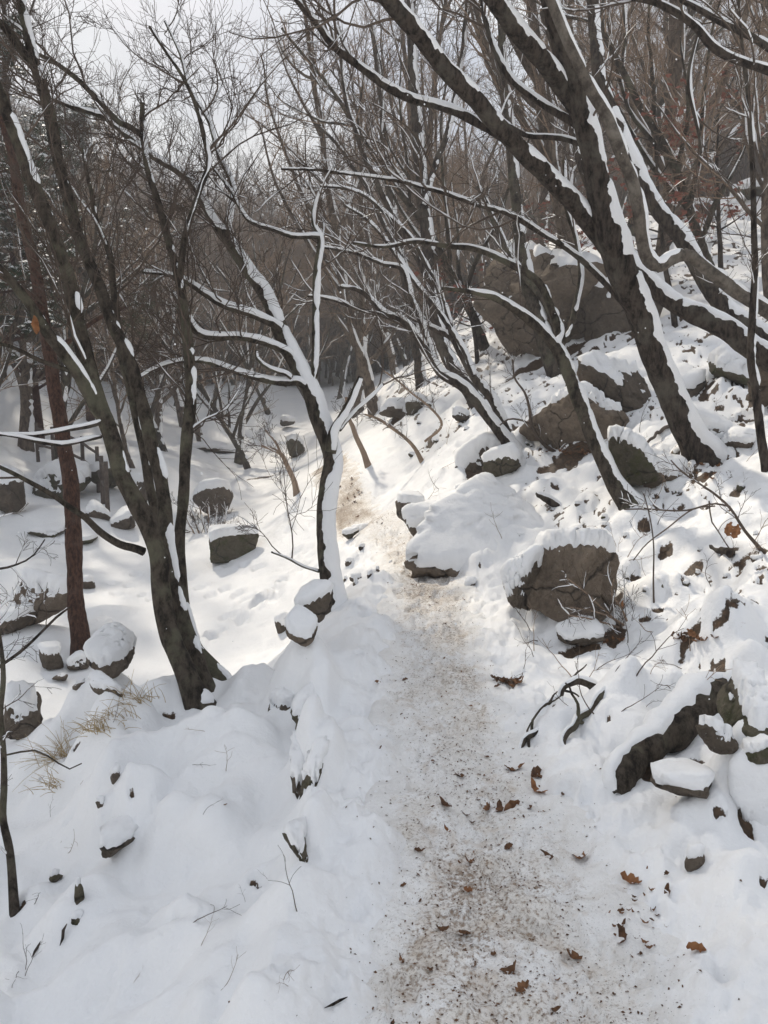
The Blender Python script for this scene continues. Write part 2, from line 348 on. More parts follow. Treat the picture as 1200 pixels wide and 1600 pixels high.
def hit(px, py, lo=1.2, hi=140):
    r = ray(px, py); d = np.geomspace(lo, hi, 300)
    for step in range(2):
        p = np.array([0, 0, CAMZ])[None] + d[:, None] * r[None]
        b = p[:, 2] - ground(p[:, 0], p[:, 1]); k = np.argmax(b < 0)
        if b[k] >= 0: k = len(d) - 1
        if k == 0: k = 1
        if step == 0: d = np.linspace(d[k - 1], d[k], 12)
    t = b[k - 1] / (b[k - 1] - b[k] + 1e-12); t = min(max(t, 0), 1); dd = d[k - 1] + (d[k] - d[k - 1]) * t
    return p[k - 1] + (p[k] - p[k - 1]) * t, dd
def gz(x, y): return float(ground(np.array([x]), np.array([y]))[0])

# snow covered stones that only show as humps: (photo x, y, half width px, stretch, height m, power)
for px, py, w, st, hh, pw in [(310,1300,85,1.0,.10,3),(390,1540,130,.9,.13,2.6),(545,1330,85,.7,.07,4),(500,1080,60,.9,.06,3),(560,1190,60,.8,.05,3),
        (470,1060,55,.8,.06,3),(330,1160,75,.8,.06,3),(345,1205,60,.7,.05,3),(190,1230,55,.9,.07,3),(205,1170,45,.9,.05,3),(560,1440,70,.8,.05,3),
        (240,1290,65,.8,.08,3),(120,1420,70,.9,.06,3),(200,1450,60,.9,.05,3),(520,1560,70,.8,.04,3),(60,1330,60,.9,.05,3),(150,1540,90,.8,.06,3),
        (560,1030,50,.7,.05,3),(590,975,40,.6,.05,3),(570,1000,45,.7,.05,3),(1150,1230,60,.8,.09,3),(1190,1190,45,.8,.12,3),(1130,1400,60,.8,.05,3),
        (1170,1480,70,.8,.05,3),(1100,1560,90,.8,.04,3),(1010,1090,60,.8,.10,3),(960,1110,45,.8,.05,3),(1100,1010,80,.8,.08,3),(1180,950,80,.8,.08,3),
        (690,880,35,.6,.04,3),(740,885,30,.6,.07,3),(770,870,26,.6,.06,3),(640,890,35,.6,.04,3),(560,870,30,.6,.05,3),(600,905,25,.6,.05,3),
        (820,1030,40,.8,.04,3),(760,1000,30,.8,.03,3),(900,1210,60,.8,.03,3),(880,1120,50,.9,.05,3),
        (175,1312,36,1.0,.08,3),(170,960,40,.7,.08,3),(60,1000,60,.7,.1,3),(120,820,80,.7,.2,3),(60,900,70,.7,.15,3),(420,930,30,.7,.05,3)]:
    p, d = hit(px, py); rx = w * d / FPX
    HUMPS.append((p[0], p[1], rx, rx * st * 1.3, hh, pw))
EDGE = []
for px, pb, pt, w, dep in [(440,1146,1082,34,.26),(482,1142,1092,22,.22),(487,1262,1190,26,.24),(463,1226,1176,16,.18),(462,1372,1335,22,.26),(175,1350,1312,24,.22)]:
    p, d = hit(px, pb); hh = (pb - pt) * d / FPX; EDGE.append((p, w * d / FPX, hh))
    ry = dep; HUMPS.append((p[0] + .03, p[1] + .05 + ry, w * d / FPX * 1.45, ry, (hh * .85 + .01) / 1.25, 4))
rs = np.random.RandomState(5)
def _cobbles(n, fx, fy, rlo, rhi, hk, gap):     # cobbles and clods buried under the snow
    for i in range(n):
        x = fx(); y = fy(); x = x(y) if callable(x) else x
        r_ = rs.uniform(rlo, rhi) * (.7 + .15 * y ** .6); HUMPS.append((x, y, r_, r_ * rs.uniform(.7, 1.1), hk * r_ * rs.uniform(.5, 1.2), rs.uniform(2.5, 5)))
        if rs.uniform() < gap: SOIL.append((x - r_ * rs.uniform(-.3, .6), y - r_ * .95, r_ * rs.uniform(.15, .45), r_ * rs.uniform(.10, .25)))
_cobbles(150, lambda: (lambda y: path_x(y) - .62 - 1.9 * rs.uniform() ** .9 * min(1, y / 3)), lambda: rs.uniform(1.5, 5.0), .06, .19, .40, .10)
_cobbles(170, lambda: (lambda y: path_x(y) + .62 + (.6 + .32 * y) * rs.uniform()), lambda: rs.uniform(1.6, 9.5), .05, .16, .45, .35)
_cobbles(60, lambda: (lambda y: path_x(y) + rs.choice([-1, 1]) * rs.uniform(.38, .62)), lambda: rs.uniform(1.6, 9), .03, .09, .35, .12)
for i in range(150):     # trodden dents beside the trail
    y = rs.uniform(1.6, 8); s = rs.choice([-1, 1], p=[.45, .55])
    x = path_x(y) + s * (path_hw(y) + rs.normal(.13, .10)); a = rs.uniform(0, 6.28)
    FOOT.append((x, y, math.cos(a), math.sin(a), rs.uniform(.025, .06), rs.uniform(.02, .045), rs.uniform(.008, .026)))
for i in range(26):      # a line of prints over the creek snow
    t = i / 25; q = atz(170 + 330 * t + rs.normal(0, 8), 915 + 25 * math.sin(i * 1.7) + rs.normal(0, 8), -1.05); a = rs.uniform(0, 6.28)
    FOOT.append((q[0], q[1], math.cos(a), math.sin(a), .13, .09, .05))
for i in range(22):
    t = i / 21; q = atz(300 + 190 * t + rs.normal(0, 6), 985 - 60 * t + rs.normal(0, 6), -1.05); a = rs.uniform(0, 6.28)
    FOOT.append((q[0], q[1], math.cos(a), math.sin(a), .12, .09, .05))
for px, py, w, h in [(1075,1000,22,5),(905,1012,34,10),(960,990,26,14),(790,1068,34,13),(890,708,60,12),(742,735,20,26),(400,747,40,5),
        (1050,1195,50,22),(620,660,30,12),(540,775,22,22),(560,800,26,16),(1040,860,14,6),(1010,820,10,8),(995,905,10,10),(925,935,16,10),(1085,880,16,8),
        (1150,770,14,6),(1100,740,20,10),(960,940,12,10),(30,1135,26,12),(860,560,90,14),(1140,860,16,10),(1010,960,12,5),(1165,1285,14,18)]:
    p, d = hit(px, py); SOIL.append((p[0], p[1], w * d / FPX, h * d / FPX * 1.8))

def build_ground():
    th = np.concatenate([np.linspace(-180, -60, 50)[:-1], np.linspace(-60, -33, 60)[:-1], np.linspace(-33, 33, 470), np.linspace(33, 60, 60)[1:], np.linspace(60, 180, 50)[1:]])
    th = np.radians(th[:-1])
    rr = np.concatenate([np.geomspace(.25, 1.5, 26)[:-1], np.geomspace(1.5, 24, 380)[:-1], np.geomspace(24, 230, 90)])
    R_, T_ = np.meshgrid(rr, th, indexing='ij'); x = R_ * np.sin(T_); y = R_ * np.cos(T_)
    h, soil, tread = ground(x, y, True)
    n, m = R_.shape
    V = np.stack([x, y, h], -1).reshape(-1, 3); V = np.vstack([V, [[0, 0, h[0].mean()]]])
    i = np.arange(n - 1)[:, None] * m; j = np.arange(m)[None]; j2 = (j + 1) % m
    q = np.stack([i + j, i + j2, i + m + j2, i + m + j], -1).reshape(-1, 4)[:, ::-1]
    t = np.stack([np.full(m, n * m), (np.arange(m) + 1) % m, np.arange(m)], -1)
    me = make_mesh('ground', V, q, t)
    a = me.attributes.new('soil', 'FLOAT', 'POINT'); a.data.foreach_set('value', np.concatenate([soil.ravel(), [0]]).astype(np.float32))
    a = me.attributes.new('tread', 'FLOAT', 'POINT'); a.data.foreach_set('value', np.concatenate([np.clip(tread, 0, 1.3).ravel(), [0]]).astype(np.float32))
    o = link('ground', me, M_GROUND); o['kind'] = 'structure'; o['label'] = 'snow covered slopes and frozen creek bed'
build_ground()
BOOT = []
_r = np.random.RandomState(12)
for i in range(130):
    y = 1.6 + 7.0 * _r.uniform() ** 1.3; x = path_x(y) + _r.normal(0, .5) * path_hw(y); a = math.pi / 2 + _r.normal(0, .3)
    BOOT.append((x, y, math.cos(a), math.sin(a), _r.uniform(.10, .14), _r.uniform(.038, .05), _r.uniform(.012, .028)))
def path_z(x, y):
    h = np.zeros_like(x)
    for fx, fy, ca, sa, rx, ry, fd in BOOT:
        if x.size == 1 and (abs(fx - x[0]) > .25 or abs(fy - y[0]) > .25): continue
        m = (np.abs(x - fx) < .25) & (np.abs(y - fy) < .25)
        if not m.any(): continue
        u = (x[m] - fx) * ca + (y[m] - fy) * sa; v = -(x[m] - fx) * sa + (y[m] - fy) * ca
        q = ((np.abs(u) / rx) ** 3 + (np.abs(v) / ry) ** 3) ** (1 / 3)
        h[m] = np.minimum(h[m], -fd * (1 - sstep(q, .75, 1.02))) + fd * .35 * np.exp(-((q - 1.15) / .12) ** 2)
    return h + base_h(x, y) - .028 + .018 * fbm(x * 9, y * 9, s=71, o=3) + .008 * fbm(x * 24, y * 24, s=73, o=2) - .012 * sstep(fbm(x * 6, y * 4.5, s=75, o=2), .15, .5)
def build_path():
    ys = np.concatenate([np.linspace(-4, 1.4, 40)[:-1], np.geomspace(1.4, 16.5, 430)]); u = np.linspace(-1.5, 1.5, 90)
    Y, U = np.meshgrid(ys, u, indexing='ij'); X = path_x(Y) + U * (path_hw(Y) + .04)
    Z = path_z(X, Y) - .05 * sstep(np.abs(U), 1.2, 1.5)
    n, m = X.shape; i = np.arange(n - 1)[:, None] * m; j = np.arange(m - 1)[None]
    q = np.stack([i + j, i + j + 1, i + m + j + 1, i + m + j], -1).reshape(-1, 4)
    me = make_mesh('path', np.stack([X, Y, Z], -1), q)
    dirt = (1 - sstep(np.abs(U) + .3 * fbm(X * 4, Y * 4, s=83, o=3), .52, 1.15)) * (.75 + .5 * fbm(X * 1.3, Y * .9, s=81, o=2)) + .55 * sstep(Y, 9, 12)
    a = me.attributes.new('dirt', 'FLOAT', 'POINT'); a.data.foreach_set('value', np.clip(dirt, 0, 1.5).ravel().astype(np.float32))
    o = link('path', me, M_PATH); o['kind'] = 'structure'; o['label'] = 'trampled icy footpath'
build_path()
print('terrain', round(time.time() - T0, 1))

# ------------------------------------------------------------------ branches
def unit(v): return v / np.maximum(np.linalg.norm(v, axis=-1, keepdims=True), 1e-9)
def tubes(P, R, S):
    """N polylines of K points with radii -> vertices and quads"""
    n, k, _ = P.shape
    t = unit(np.gradient(P, axis=1)); md = unit(P[:, -1] - P[:, 0])
    ref = np.where((np.abs(md[:, 2]) < .8)[:, None], np.array([[0, 0, 1.]]), np.array([[1., 0, 0]]))[:, None]
    a = unit(np.cross(t, np.broadcast_to(ref, t.shape))); b = np.cross(t, a)
    an = np.arange(S) / S * 2 * math.pi
    V = P[:, :, None] + R[:, :, None, None] * (a[:, :, None] * np.cos(an)[None, None, :, None] + b[:, :, None] * np.sin(an)[None, None, :, None])
    i = (np.arange(n)[:, None, None] * k + np.arange(k - 1)[None, :, None]) * S; j = np.arange(S)[None, None]; j2 = (j + 1) % S
    q = np.stack([i + j, i + j2, i + S + j2, i + S + j], -1).reshape(-1, 4)[:, ::-1]
    return V.reshape(-1, 3), q
def snow_strips(P, R, rng, bias=(.35, -.15, 1), wide=1.15, th=.35, thmax=.03, seg=6, gaps=.15, cover=1.0):
    """ridges of snow along the upper side of branches"""
    n, k, _ = P.shape
    t = unit(np.gradient(P, axis=1)); bv = unit(np.array(bias, float))
    u = bv - (t @ bv)[..., None] * t; tilt = np.linalg.norm(u, axis=-1); u = unit(u); w = np.cross(t, u)
    off = rng.uniform(0, 99, (n, 1)); s = np.concatenate([np.zeros((n, 1)), np.cumsum(np.linalg.norm(np.diff(P, axis=1), axis=-1), 1)], 1)
    rag = lambda k: .58 * vnoise(s * 6 + off + k, off + s * 0, s=5) + .34 * vnoise(s * 19 + off + k, off + s * 0, s=6) + .14 * vnoise(s * 52 + off + k, off + s * 0, s=7)
    f1 = rag(0); f2 = rag(31); f3 = .7 * vnoise(s * 4 + off, s * 0 + off, s=8) + .3 * vnoise(s * 13 + off, s * 0 + off, s=9)
    cov = sstep(f3 + .35 * (rag(57) - .55), gaps - .08, gaps + .08) * sstep(tilt, .10, .45) * cover
    aL = wide * (.15 + 1.45 * f1) * cov + .02; aR = wide * (.15 + 1.45 * f2) * cov + .02
    hgt = np.minimum(R * th + .004, thmax) * (.55 + .9 * f3) * np.minimum(cov, 1) ; hgt = np.where(cov < .05, -R * .4, hgt)
    hgt[:, [0, -1]] = -.3 * R[:, [0, -1]]
    pr = np.linspace(-1, 1, seg)
    ang = np.where(pr < 0, pr * aL[..., None], pr * aR[..., None])
    prof = np.clip(1 - np.abs(pr) ** 2.6, 0, 1)
    rad = R[..., None] * np.where(np.abs(pr) > .99, .86, 1.0) + hgt[..., None] * prof
    V = P[:, :, None] + rad[..., None] * (u[:, :, None] * np.cos(ang)[..., None] + w[:, :, None] * np.sin(ang)[..., None])
    i = (np.arange(n)[:, None, None] * k + np.arange(k - 1)[None, :, None]) * seg; j = np.arange(seg - 1)[None, None]
    q = np.stack([i + j, i + j + 1, i + seg + j + 1, i + seg + j], -1).reshape(-1, 4)
    return V.reshape(-1, 3), q
class Acc:
    def __init__(s): s.V = []; s.Q = []; s.n = 0
    def add(s, vq):
        V, q = vq; s.V.append(V); s.Q.append(q + s.n); s.n += len(V)
    def mesh(s, name, origin=None):
        V = np.vstack(s.V)
        if origin is not None: V = V - np.asarray(origin)[None]
        return make_mesh(name, V, np.vstack(s.Q))
def resample(pts, rad, step):
    pts = np.asarray(pts, float); rad = np.asarray(rad, float)
    # Catmull-Rom through the points, then even spacing
    Pp = np.vstack([2 * pts[0] - pts[1], pts, 2 * pts[-1] - pts[-2]]); out = []; ro = []
    for i in range(len(pts) - 1):
        t = np.linspace(0, 1, 12, endpoint=False)[:, None]; p0, p1, p2, p3 = Pp[i:i + 4]
        out.append(.5 * (2 * p1 + (p2 - p0) * t + (2 * p0 - 5 * p1 + 4 * p2 - p3) * t ** 2 + (3 * p1 - p0 - 3 * p2 + p3) * t ** 3))
        ro.append(rad[i] + (rad[i + 1] - rad[i]) * t[:, 0])
    out = np.vstack(out + [pts[-1:]]); ro = np.concatenate(ro + [rad[-1:]])
    s = np.concatenate([[0], np.cumsum(np.linalg.norm(np.diff(out, axis=0), axis=1))])
    n = max(4, int(s[-1] / step)); q = np.linspace(0, s[-1], n)
    return np.stack([np.interp(q, s, out[:, k]) for k in range(3)], 1), np.interp(q, s, ro), s[-1]
def grow(rng, base, d, Ln, r0, K, wig, up, tip=.3, rmin=.0016):
    n = len(base); P = np.zeros((n, K, 3)); P[:, 0] = base; st = (Ln / (K - 1))[:, None]; d = unit(d)
    for k in range(1, K):
        d = unit(d + wig * rng.normal(0, 1, (n, 3)) + np.array([0, 0, up])); P[:, k] = P[:, k - 1] + d * st
    R = np.maximum(r0[:, None] * np.linspace(1, tip, K)[None], rmin); return P, R
def sprout(rng, P, R, idx, t, ang, Ln, K, wig, up, rr=.6, tip=.3, rmin=.0016, flat=None, rcap=None):
    k = P.shape[1]; f = t * (k - 1.001); i0 = f.astype(int); fr = (f - i0)[:, None]
    b = P[idx, i0] * (1 - fr) + P[idx, i0 + 1] * fr; tg = unit(P[idx, i0 + 1] - P[idx, i0])
    pr = unit(np.cross(tg, rng.normal(0, 1, tg.shape)))
    if flat is not None:
        pr[:, 2] = pr[:, 2] * flat + .15; pr = unit(pr - (pr * tg).sum(1, keepdims=True) * tg)
    d = tg * np.cos(ang)[:, None] + pr * np.sin(ang)[:, None]
    r = R[idx, i0] * rr
    if rcap is not None: r = np.minimum(r, rcap)
    return grow(rng, b, d, Ln, r, K, wig, up, tip, rmin)
def lengths(P): return np.linalg.norm(np.diff(P, axis=1), axis=-1).sum(1)
def crown(rng, limbs, dens=3.0, L1=1.1, n2=6, n3=5, up=.10, ang=.75, t0=.25, wig=.14, rmin=.0016, r1cap=.012, snow=None, k1=9, scale=1.0, s_lev=2, tgap=.55):
    """twigs on limbs. limbs: list of (P,R) even spaced; returns mesh accumulators"""
    tw = Acc(); sn = Acc(); n_ = 24; PP = []; RR = []; cnt = []
    for P, R in limbs:
        q = np.linspace(0, len(P) - 1, n_); a = np.arange(len(P))
        PP.append(np.stack([np.interp(q, a, P[:, k]) for k in range(3)], 1)); RR.append(np.interp(q, a, R))
    PP = np.array(PP); RR = np.array(RR); Ls = lengths(PP)
    idx = np.repeat(np.arange(len(PP)), np.maximum(2, (Ls * dens).astype(int)))
    t = rng.uniform(t0, 1, len(idx)) ** .8
    Ln = scale * L1 * rng.uniform(.45, 1.25, len(idx)) * (1.15 - .55 * t)
    P1, R1 = sprout(rng, PP, RR, idx, t, ang * rng.uniform(.6, 1.3, len(idx)), Ln, k1, wig, up, .55, .3, rmin, rcap=r1cap)
    tw.add(tubes(P1, R1, 5))
    if snow: sn.add(snow_strips(P1, R1, rng, snow, 1.1, .7, .008, 4, tgap))
    # tips of the limbs carry on as leaders
    idx2 = np.repeat(np.arange(len(P1)), n2); t2 = rng.uniform(.15, 1, len(idx2)); L2 = lengths(P1)[idx2] * rng.uniform(.25, .65, len(idx2)) * (1.2 - .6 * t2)
    P2, R2 = sprout(rng, P1, R1, idx2, t2, .7 * rng.uniform(.5, 1.4, len(idx2)), L2, 6, wig * 1.1, up * .8, .6, .4, rmin)
    tw.add(tubes(P2, R2, 3))
    if snow and s_lev > 1: sn.add(snow_strips(P2, R2, rng, snow, 1.1, .7, .005, 3, tgap + .1))
    if n3:
        idx3 = np.repeat(np.arange(len(P2)), n3); t3 = rng.uniform(.2, 1, len(idx3)); L3 = np.maximum(.06, lengths(P2)[idx3] * rng.uniform(.3, .7, len(idx3)))
        P3, R3 = sprout(rng, P2, R2, idx3, t3, .65 * rng.uniform(.5, 1.5, len(idx3)), L3, 4, wig, up * .5, .7, .6, rmin)
        tw.add(tubes(P3, R3, 3)); tips = P3[:, -1]
    else: tips = P2[:, -1]
    return tw, sn, tips

def stem_px(trace, d0, d1, step, rng, wob=.05, widen=1.0):
    """a traced stem (photo x, y, width px), receding from d0 to d1, as an even polyline in space"""
    tr = np.array(trace, float); n = len(tr)
    s = np.concatenate([[0], np.cumsum(np.hypot(*np.diff(tr[:, :2], axis=0).T))]); f = s / s[-1]
    d = d0 + (d1 - d0) * f
    pts = np.array([at(tr[i, 0], tr[i, 1], d[i]) for i in range(n)]); wpx = np.where(tr[:, 2] > 12, 12 + (tr[:, 2] - 12) * .60, tr[:, 2])
    if widen != 1.0: wpx = tr[:, 2]
    rad = wpx * .5 * d / FPX
    P, R, ln = resample(pts, rad, step)
    q = np.linspace(0, ln, len(P)); o = rng.uniform(0, 99)
    R = R * (1 + wob * (2 * vnoise(q * 5 + o, q * 0, s=2) - 1) + wob * .6 * (2 * vnoise(q * 15 + o, q * 0, s=3) - 1))
    P = P + (np.stack([vnoise(q * 3 + o, q * 0 + k, s=4 + k) for k in range(3)], 1) - .5) * .025
    return P, R
def flare(P, R, amount=.35, length=.35):
    s = np.concatenate([[0], np.cumsum(np.linalg.norm(np.diff(P, axis=0), axis=1))])
    return R * (1 + amount * np.exp(-s / length * 2.2))
def extend_down(P, R, z=.35):
    d = unit(P[0] - P[3]); d = unit(d + np.array([0, 0, -.8])); n = 4
    add = P[0][None] + d[None] * np.linspace(z, z / n, n)[:, None]; return np.vstack([add, P]), np.concatenate([np.full(n, R[0] * 1.1), R])
def tree_px(name, label, stems, mat, seed, cr_kw, snow_kw=None, step=.035, twig=None, group=None, cat='tree', sides=12, twig_snow=(.3, -.2, 1), child_names=None, needles=False):
    """stems: list of (trace, d0, d1, is_root, carries twigs)"""
    rng = np.random.RandomState(seed); limbs = []; made = []
    for i, (tr, d0, d1, root, carry) in enumerate(stems):
        P, R = stem_px(tr, d0, d1, step if tr[0][2] > 9 else step * 1.4, rng)
        if carry and (tr[-1][1] <= 5 or tr[-1][0] < 0 or tr[-1][0] > 1200) and tr[-1][2] >= 4:     # the stem goes on beyond the frame
            ln = float(np.clip(R[-1] * 75, .6, 3.6)); m_ = 14
            Pe, Re = grow(rng, P[-1:], unit(P[-1:] - P[-6:-5]), np.array([ln]), R[-1:], m_, .07, .07, .18)
            Pe, Re, _ = resample(Pe[0], Re[0], step); P = np.vstack([P, Pe[1:]]); R = np.concatenate([R, Re[1:]])
        if root:
            R = flare(P, R); P, R = extend_down(P, R)
        made.append((P, R, root))
        if carry: limbs.append((P, R))
    origin = made[0][0][4 if made[0][2] else 0].copy()
    o = thing(name, label, cat, origin, group)
    sn = Acc()
    for i, (P, R, root) in enumerate(made):
        S = sides if R.max() > .04 else 7
        V, q = tubes(P[None], R[None], S)
        if R.max() > .05:    # knotty bark relief
            c = np.repeat(P, S, 0); nr = unit(V - c); rr_ = np.repeat(R, S)
            V = V + nr * (rr_ * .10 * fbm(V[:, 0] * 9, V[:, 1] * 9, V[:, 2] * 4, s=seed, o=2))[:, None]
        nm = (child_names[i] if child_names else ('trunk' if root else 'limb'))
        link(nm, make_mesh(nm, V - origin, q), mat, o)
        if snow_kw is not None:
            kw = dict(snow_kw); kw.pop('skip', None)
            if i in snow_kw.get('skip', ()): continue
            if R.max() > .02:
                a_ = np.arange(len(P)); q_ = np.linspace(0, len(P) - 1, int(len(P) * step / .016))
                P = np.stack([np.interp(q_, a_, P[:, k]) for k in range(3)], 1); R = np.interp(q_, a_, R)
            sn.add(snow_strips(P[None], R[None], rng, **kw))
    if cr_kw is not None and limbs:
        tw, s2, tips = crown(rng, limbs, snow=twig_snow, **cr_kw)
        link('crown', tw.mesh('crown', origin), twig or M_TWIG, o)
        if s2.n: link('twig_snow', s2.mesh('twig_snow', origin), M_SNOW, o)
        if needles:
            c = np.repeat(tips, 7, 0) + rng.normal(0, .02, (len(tips) * 7, 3)) - origin
            dr = unit(rng.normal(0, 1, c.shape) + np.array([0, 0, .5])) * rng.uniform(.07, .13, (len(c), 1)); sd = unit(np.cross(dr, rng.normal(0, 1, c.shape))) * .004
            V = np.stack([c - sd, c + sd, c + dr], 1).reshape(-1, 3); link('needles', make_mesh('needles', V, None, np.arange(len(V)).reshape(-1, 3), False), M_NEEDLE, o)
    if sn.n: link('snow_cover', sn.mesh('snow_cover', origin), M_SNOW, o)
    return o

# ------------------------------------------------------------------ the trees that stand out
def depth_at(px, py): return hit(px, py)[1]
SW = dict(bias=(.45, -.1, 1), wide=1.0, th=.22, thmax=.035, seg=8, gaps=.12)
dA = depth_at(308, 1092)
A1 = [(316,1112,64),(290,1055,56),(262,990,52),(249,920,50),(246,870,50),(228,815,50),(205,768,48),(187,735,46),(166,670,44),(150,615,42),(133,550,41),(120,500,40),(105,440,38),(90,395,36),(75,350,35),(55,300,34),(37,250,32),(20,200,31),(5,160,29),(-20,100,27)]
A1b = [(166,665,26),(150,640,27),(125,592,26),(95,548,24),(72,520,21),(50,482,18),(20,440,15),(-15,405,12)]
A2 = [(318,1075,50),(300,1010,46),(284,960,42),(271,900,38),(262,850,36),(257,790,35),(252,740,35),(238,690,34),(222,630,34),(205,580,33),(186,530,31),(170,490,29),(155,445,26),(138,405,25),(122,365,25),(108,310,27),(98,270,27),(84,215,26),(72,160,25),(57,112,24),(46,60,22),(34,0,20),(22,-50,18)]
A2b = [(54,105,16),(30,70,15),(5,38,13),(-25,10,10)]
A3 = [(345,1062,40),(318,1030,36),(300,1005,32),(288,955,30),(283,900,28),(281,850,27),(283,800,26),(287,740,26),(292,680,27),(296,620,26),(296,560,25),(288,500,22),(281,450,20),(272,417,16),(257,350,14),(241,293,13),(228,250,12),(222,222,13),(220,190,11),(221,162,8)]
A3b = [(221,212,9),(205,200,9),(185,190,9),(150,152,9),(120,122,8),(92,104,7),(60,88,6),(20,70,4)]
A3c = [(281,450,12),(284,410,11),(288,367,10),(300,327,9),(310,293,9),(323,253,8),(316,200,7),(300,150,6),(270,95,5),(235,40,4)]
A4 = [(262,900,24),(247,830,22),(237,780,20),(228,722,19),(214,660,18),(202,612,16),(190,560,15),(184,500,14),(178,440,13),(168,395,12),(150,350,10),(140,290,8),(130,230,6)]
A5 = [(226,862,15),(212,857,14),(190,852,12),(160,834,11),(130,810,10),(100,790,9),(70,768,8),(30,745,7),(-15,722,6)]
A6 = [(147,600,9),(110,578,8),(60,560,7),(20,540,6),(-20,530,5)]
A1, A2, A3, A4 = [[(a, b, c * .84) for a, b, c in tr] for tr in (A1, A2, A3, A4)]
tree_px('multi_stem_tree', 'large clump of dark leaning trunks on the valley edge, nearest tree of all', [
    (A1, dA, dA - .2, True, True), (A2, dA + .12, dA + .5, True, True), (A3, dA + .3, dA + 1.0, True, True), (A4, dA + .4, dA + .9, False, True),
    (A1b, dA - .05, dA - .5, False, True), (A2b, dA + .5, dA + .3, False, True), (A3b, dA + .9, dA + 1.3, False, True), (A3c, dA + .7, dA + .7, False, True),
    (A5, dA, dA - .6, False, True), (A6, dA - .1, dA - .5, False, True)],
    M_BARK2, 11, dict(dens=4.4, L1=1.1, n2=7, n3=6, t0=.26, up=.07, r1cap=.008, wig=.2, rmin=.0015, s_lev=1, tgap=.72), dict(SW, gaps=.68, wide=.85, th=.12),
    child_names=['trunk', 'trunk', 'trunk', 'limb', 'limb', 'limb', 'limb', 'limb', 'limb', 'limb'])
dC = depth_at(522, 948)
Cm = [(526,965,56),(519,910,46),(510,850,43),(508,800,43),(512,760,42),(519,722,45),(512,690,43),(497,650,42),(487,615,40),(470,580,38),(450,540,36),(432,500,34),(415,465,30),(395,430,28),(372,395,26),(352,365,23),(332,342,19),(316,312,17),(298,284,14),(270,262,13),(240,245,12),(200,215,11),(165,185,9),(120,168,8),(80,152,6)]
tree_px('snow_plastered_tree', 'crooked tree with snow plastered trunk beside the trail, bent over the creek', [
    (Cm, dC, dC + .3, True, True),
    ([(438,512,18),(425,503,18),(392,487,17),(350,476,15),(323,460,13),(287,438,11),(255,428,9),(220,424,7)], dC + .1, dC - .4, False, True),
    ([(458,562,16),(447,550,17),(413,533,16),(380,526,15),(340,528,15),(312,522,14),(297,503,12),(288,480,9),(270,455,7)], dC + .1, dC - .5, False, True),
    ([(478,600,18),(463,593,17),(440,595,15),(413,592,14),(380,583,13),(343,570,12),(317,562,11),(285,562,9),(250,570,7),(215,590,5)], dC + .1, dC - .3, False, True),
    ([(455,592,8),(448,585,8),(430,580,8),(413,573,7),(400,560,6),(399,546,5)], dC, dC - .1, False, False),
    ([(489,600,12),(493,580,12),(495,550,12),(495,507,12),(495,450,12),(498,417,12),(503,383,11),(501,365,10),(493,352,8),(490,333,7),(494,310,6),(502,292,4)], dC + .1, dC + .1, False, True),
    ([(500,367,9),(490,367,10),(460,370,9),(430,360,8),(393,347,7),(374,320,6),(362,295,5),(335,262,4)], dC + .1, dC - .1, False, True),
    ([(366,385,14),(356,358,13),(360,333,12),(365,300,10),(358,275,9),(347,250,8),(330,200,7),(303,150,6),(282,90,5),(255,30,4)], dC + .2, dC + .6, False, True),
    ([(517,705,24),(522,672,18),(535,650,16),(548,625,13),(556,605,11),(563,588,8)], dC, dC - .15, False, False),
    ([(530,672,11),(555,645,8),(575,625,7),(598,600,5)], dC, dC + .1, False, True),
    ([(499,895,6),(475,886,5),(450,872,4),(425,862,3)], dC, dC - .3, False, True)],
    M_BARK2, 12, dict(dens=4.8, L1=1.1, n2=7, n3=6, t0=.30, up=.07, r1cap=.007, wig=.2, rmin=.0015, s_lev=1, tgap=.66), dict(bias=(.62, -.75, .75), wide=.95, th=.12, thmax=.022, seg=9, gaps=.10), twig_snow=(.2, -.3, 1),
    child_names=['trunk', 'limb', 'limb', 'limb', 'limb', 'limb', 'limb', 'limb', 'broken_stub', 'limb', 'limb'])
dD = depth_at(1095, 705)
Dm = [(1100,720,84),(1080,682,68),(1055,630,64),(1030,570,62),(1010,520,62),(992,470,64),(972,420,68),(955,372,72),(938,310,58),(923,240,50),(912,180,48),(903,130,46),(885,78,41),(864,25,37),(845,-40,34)]
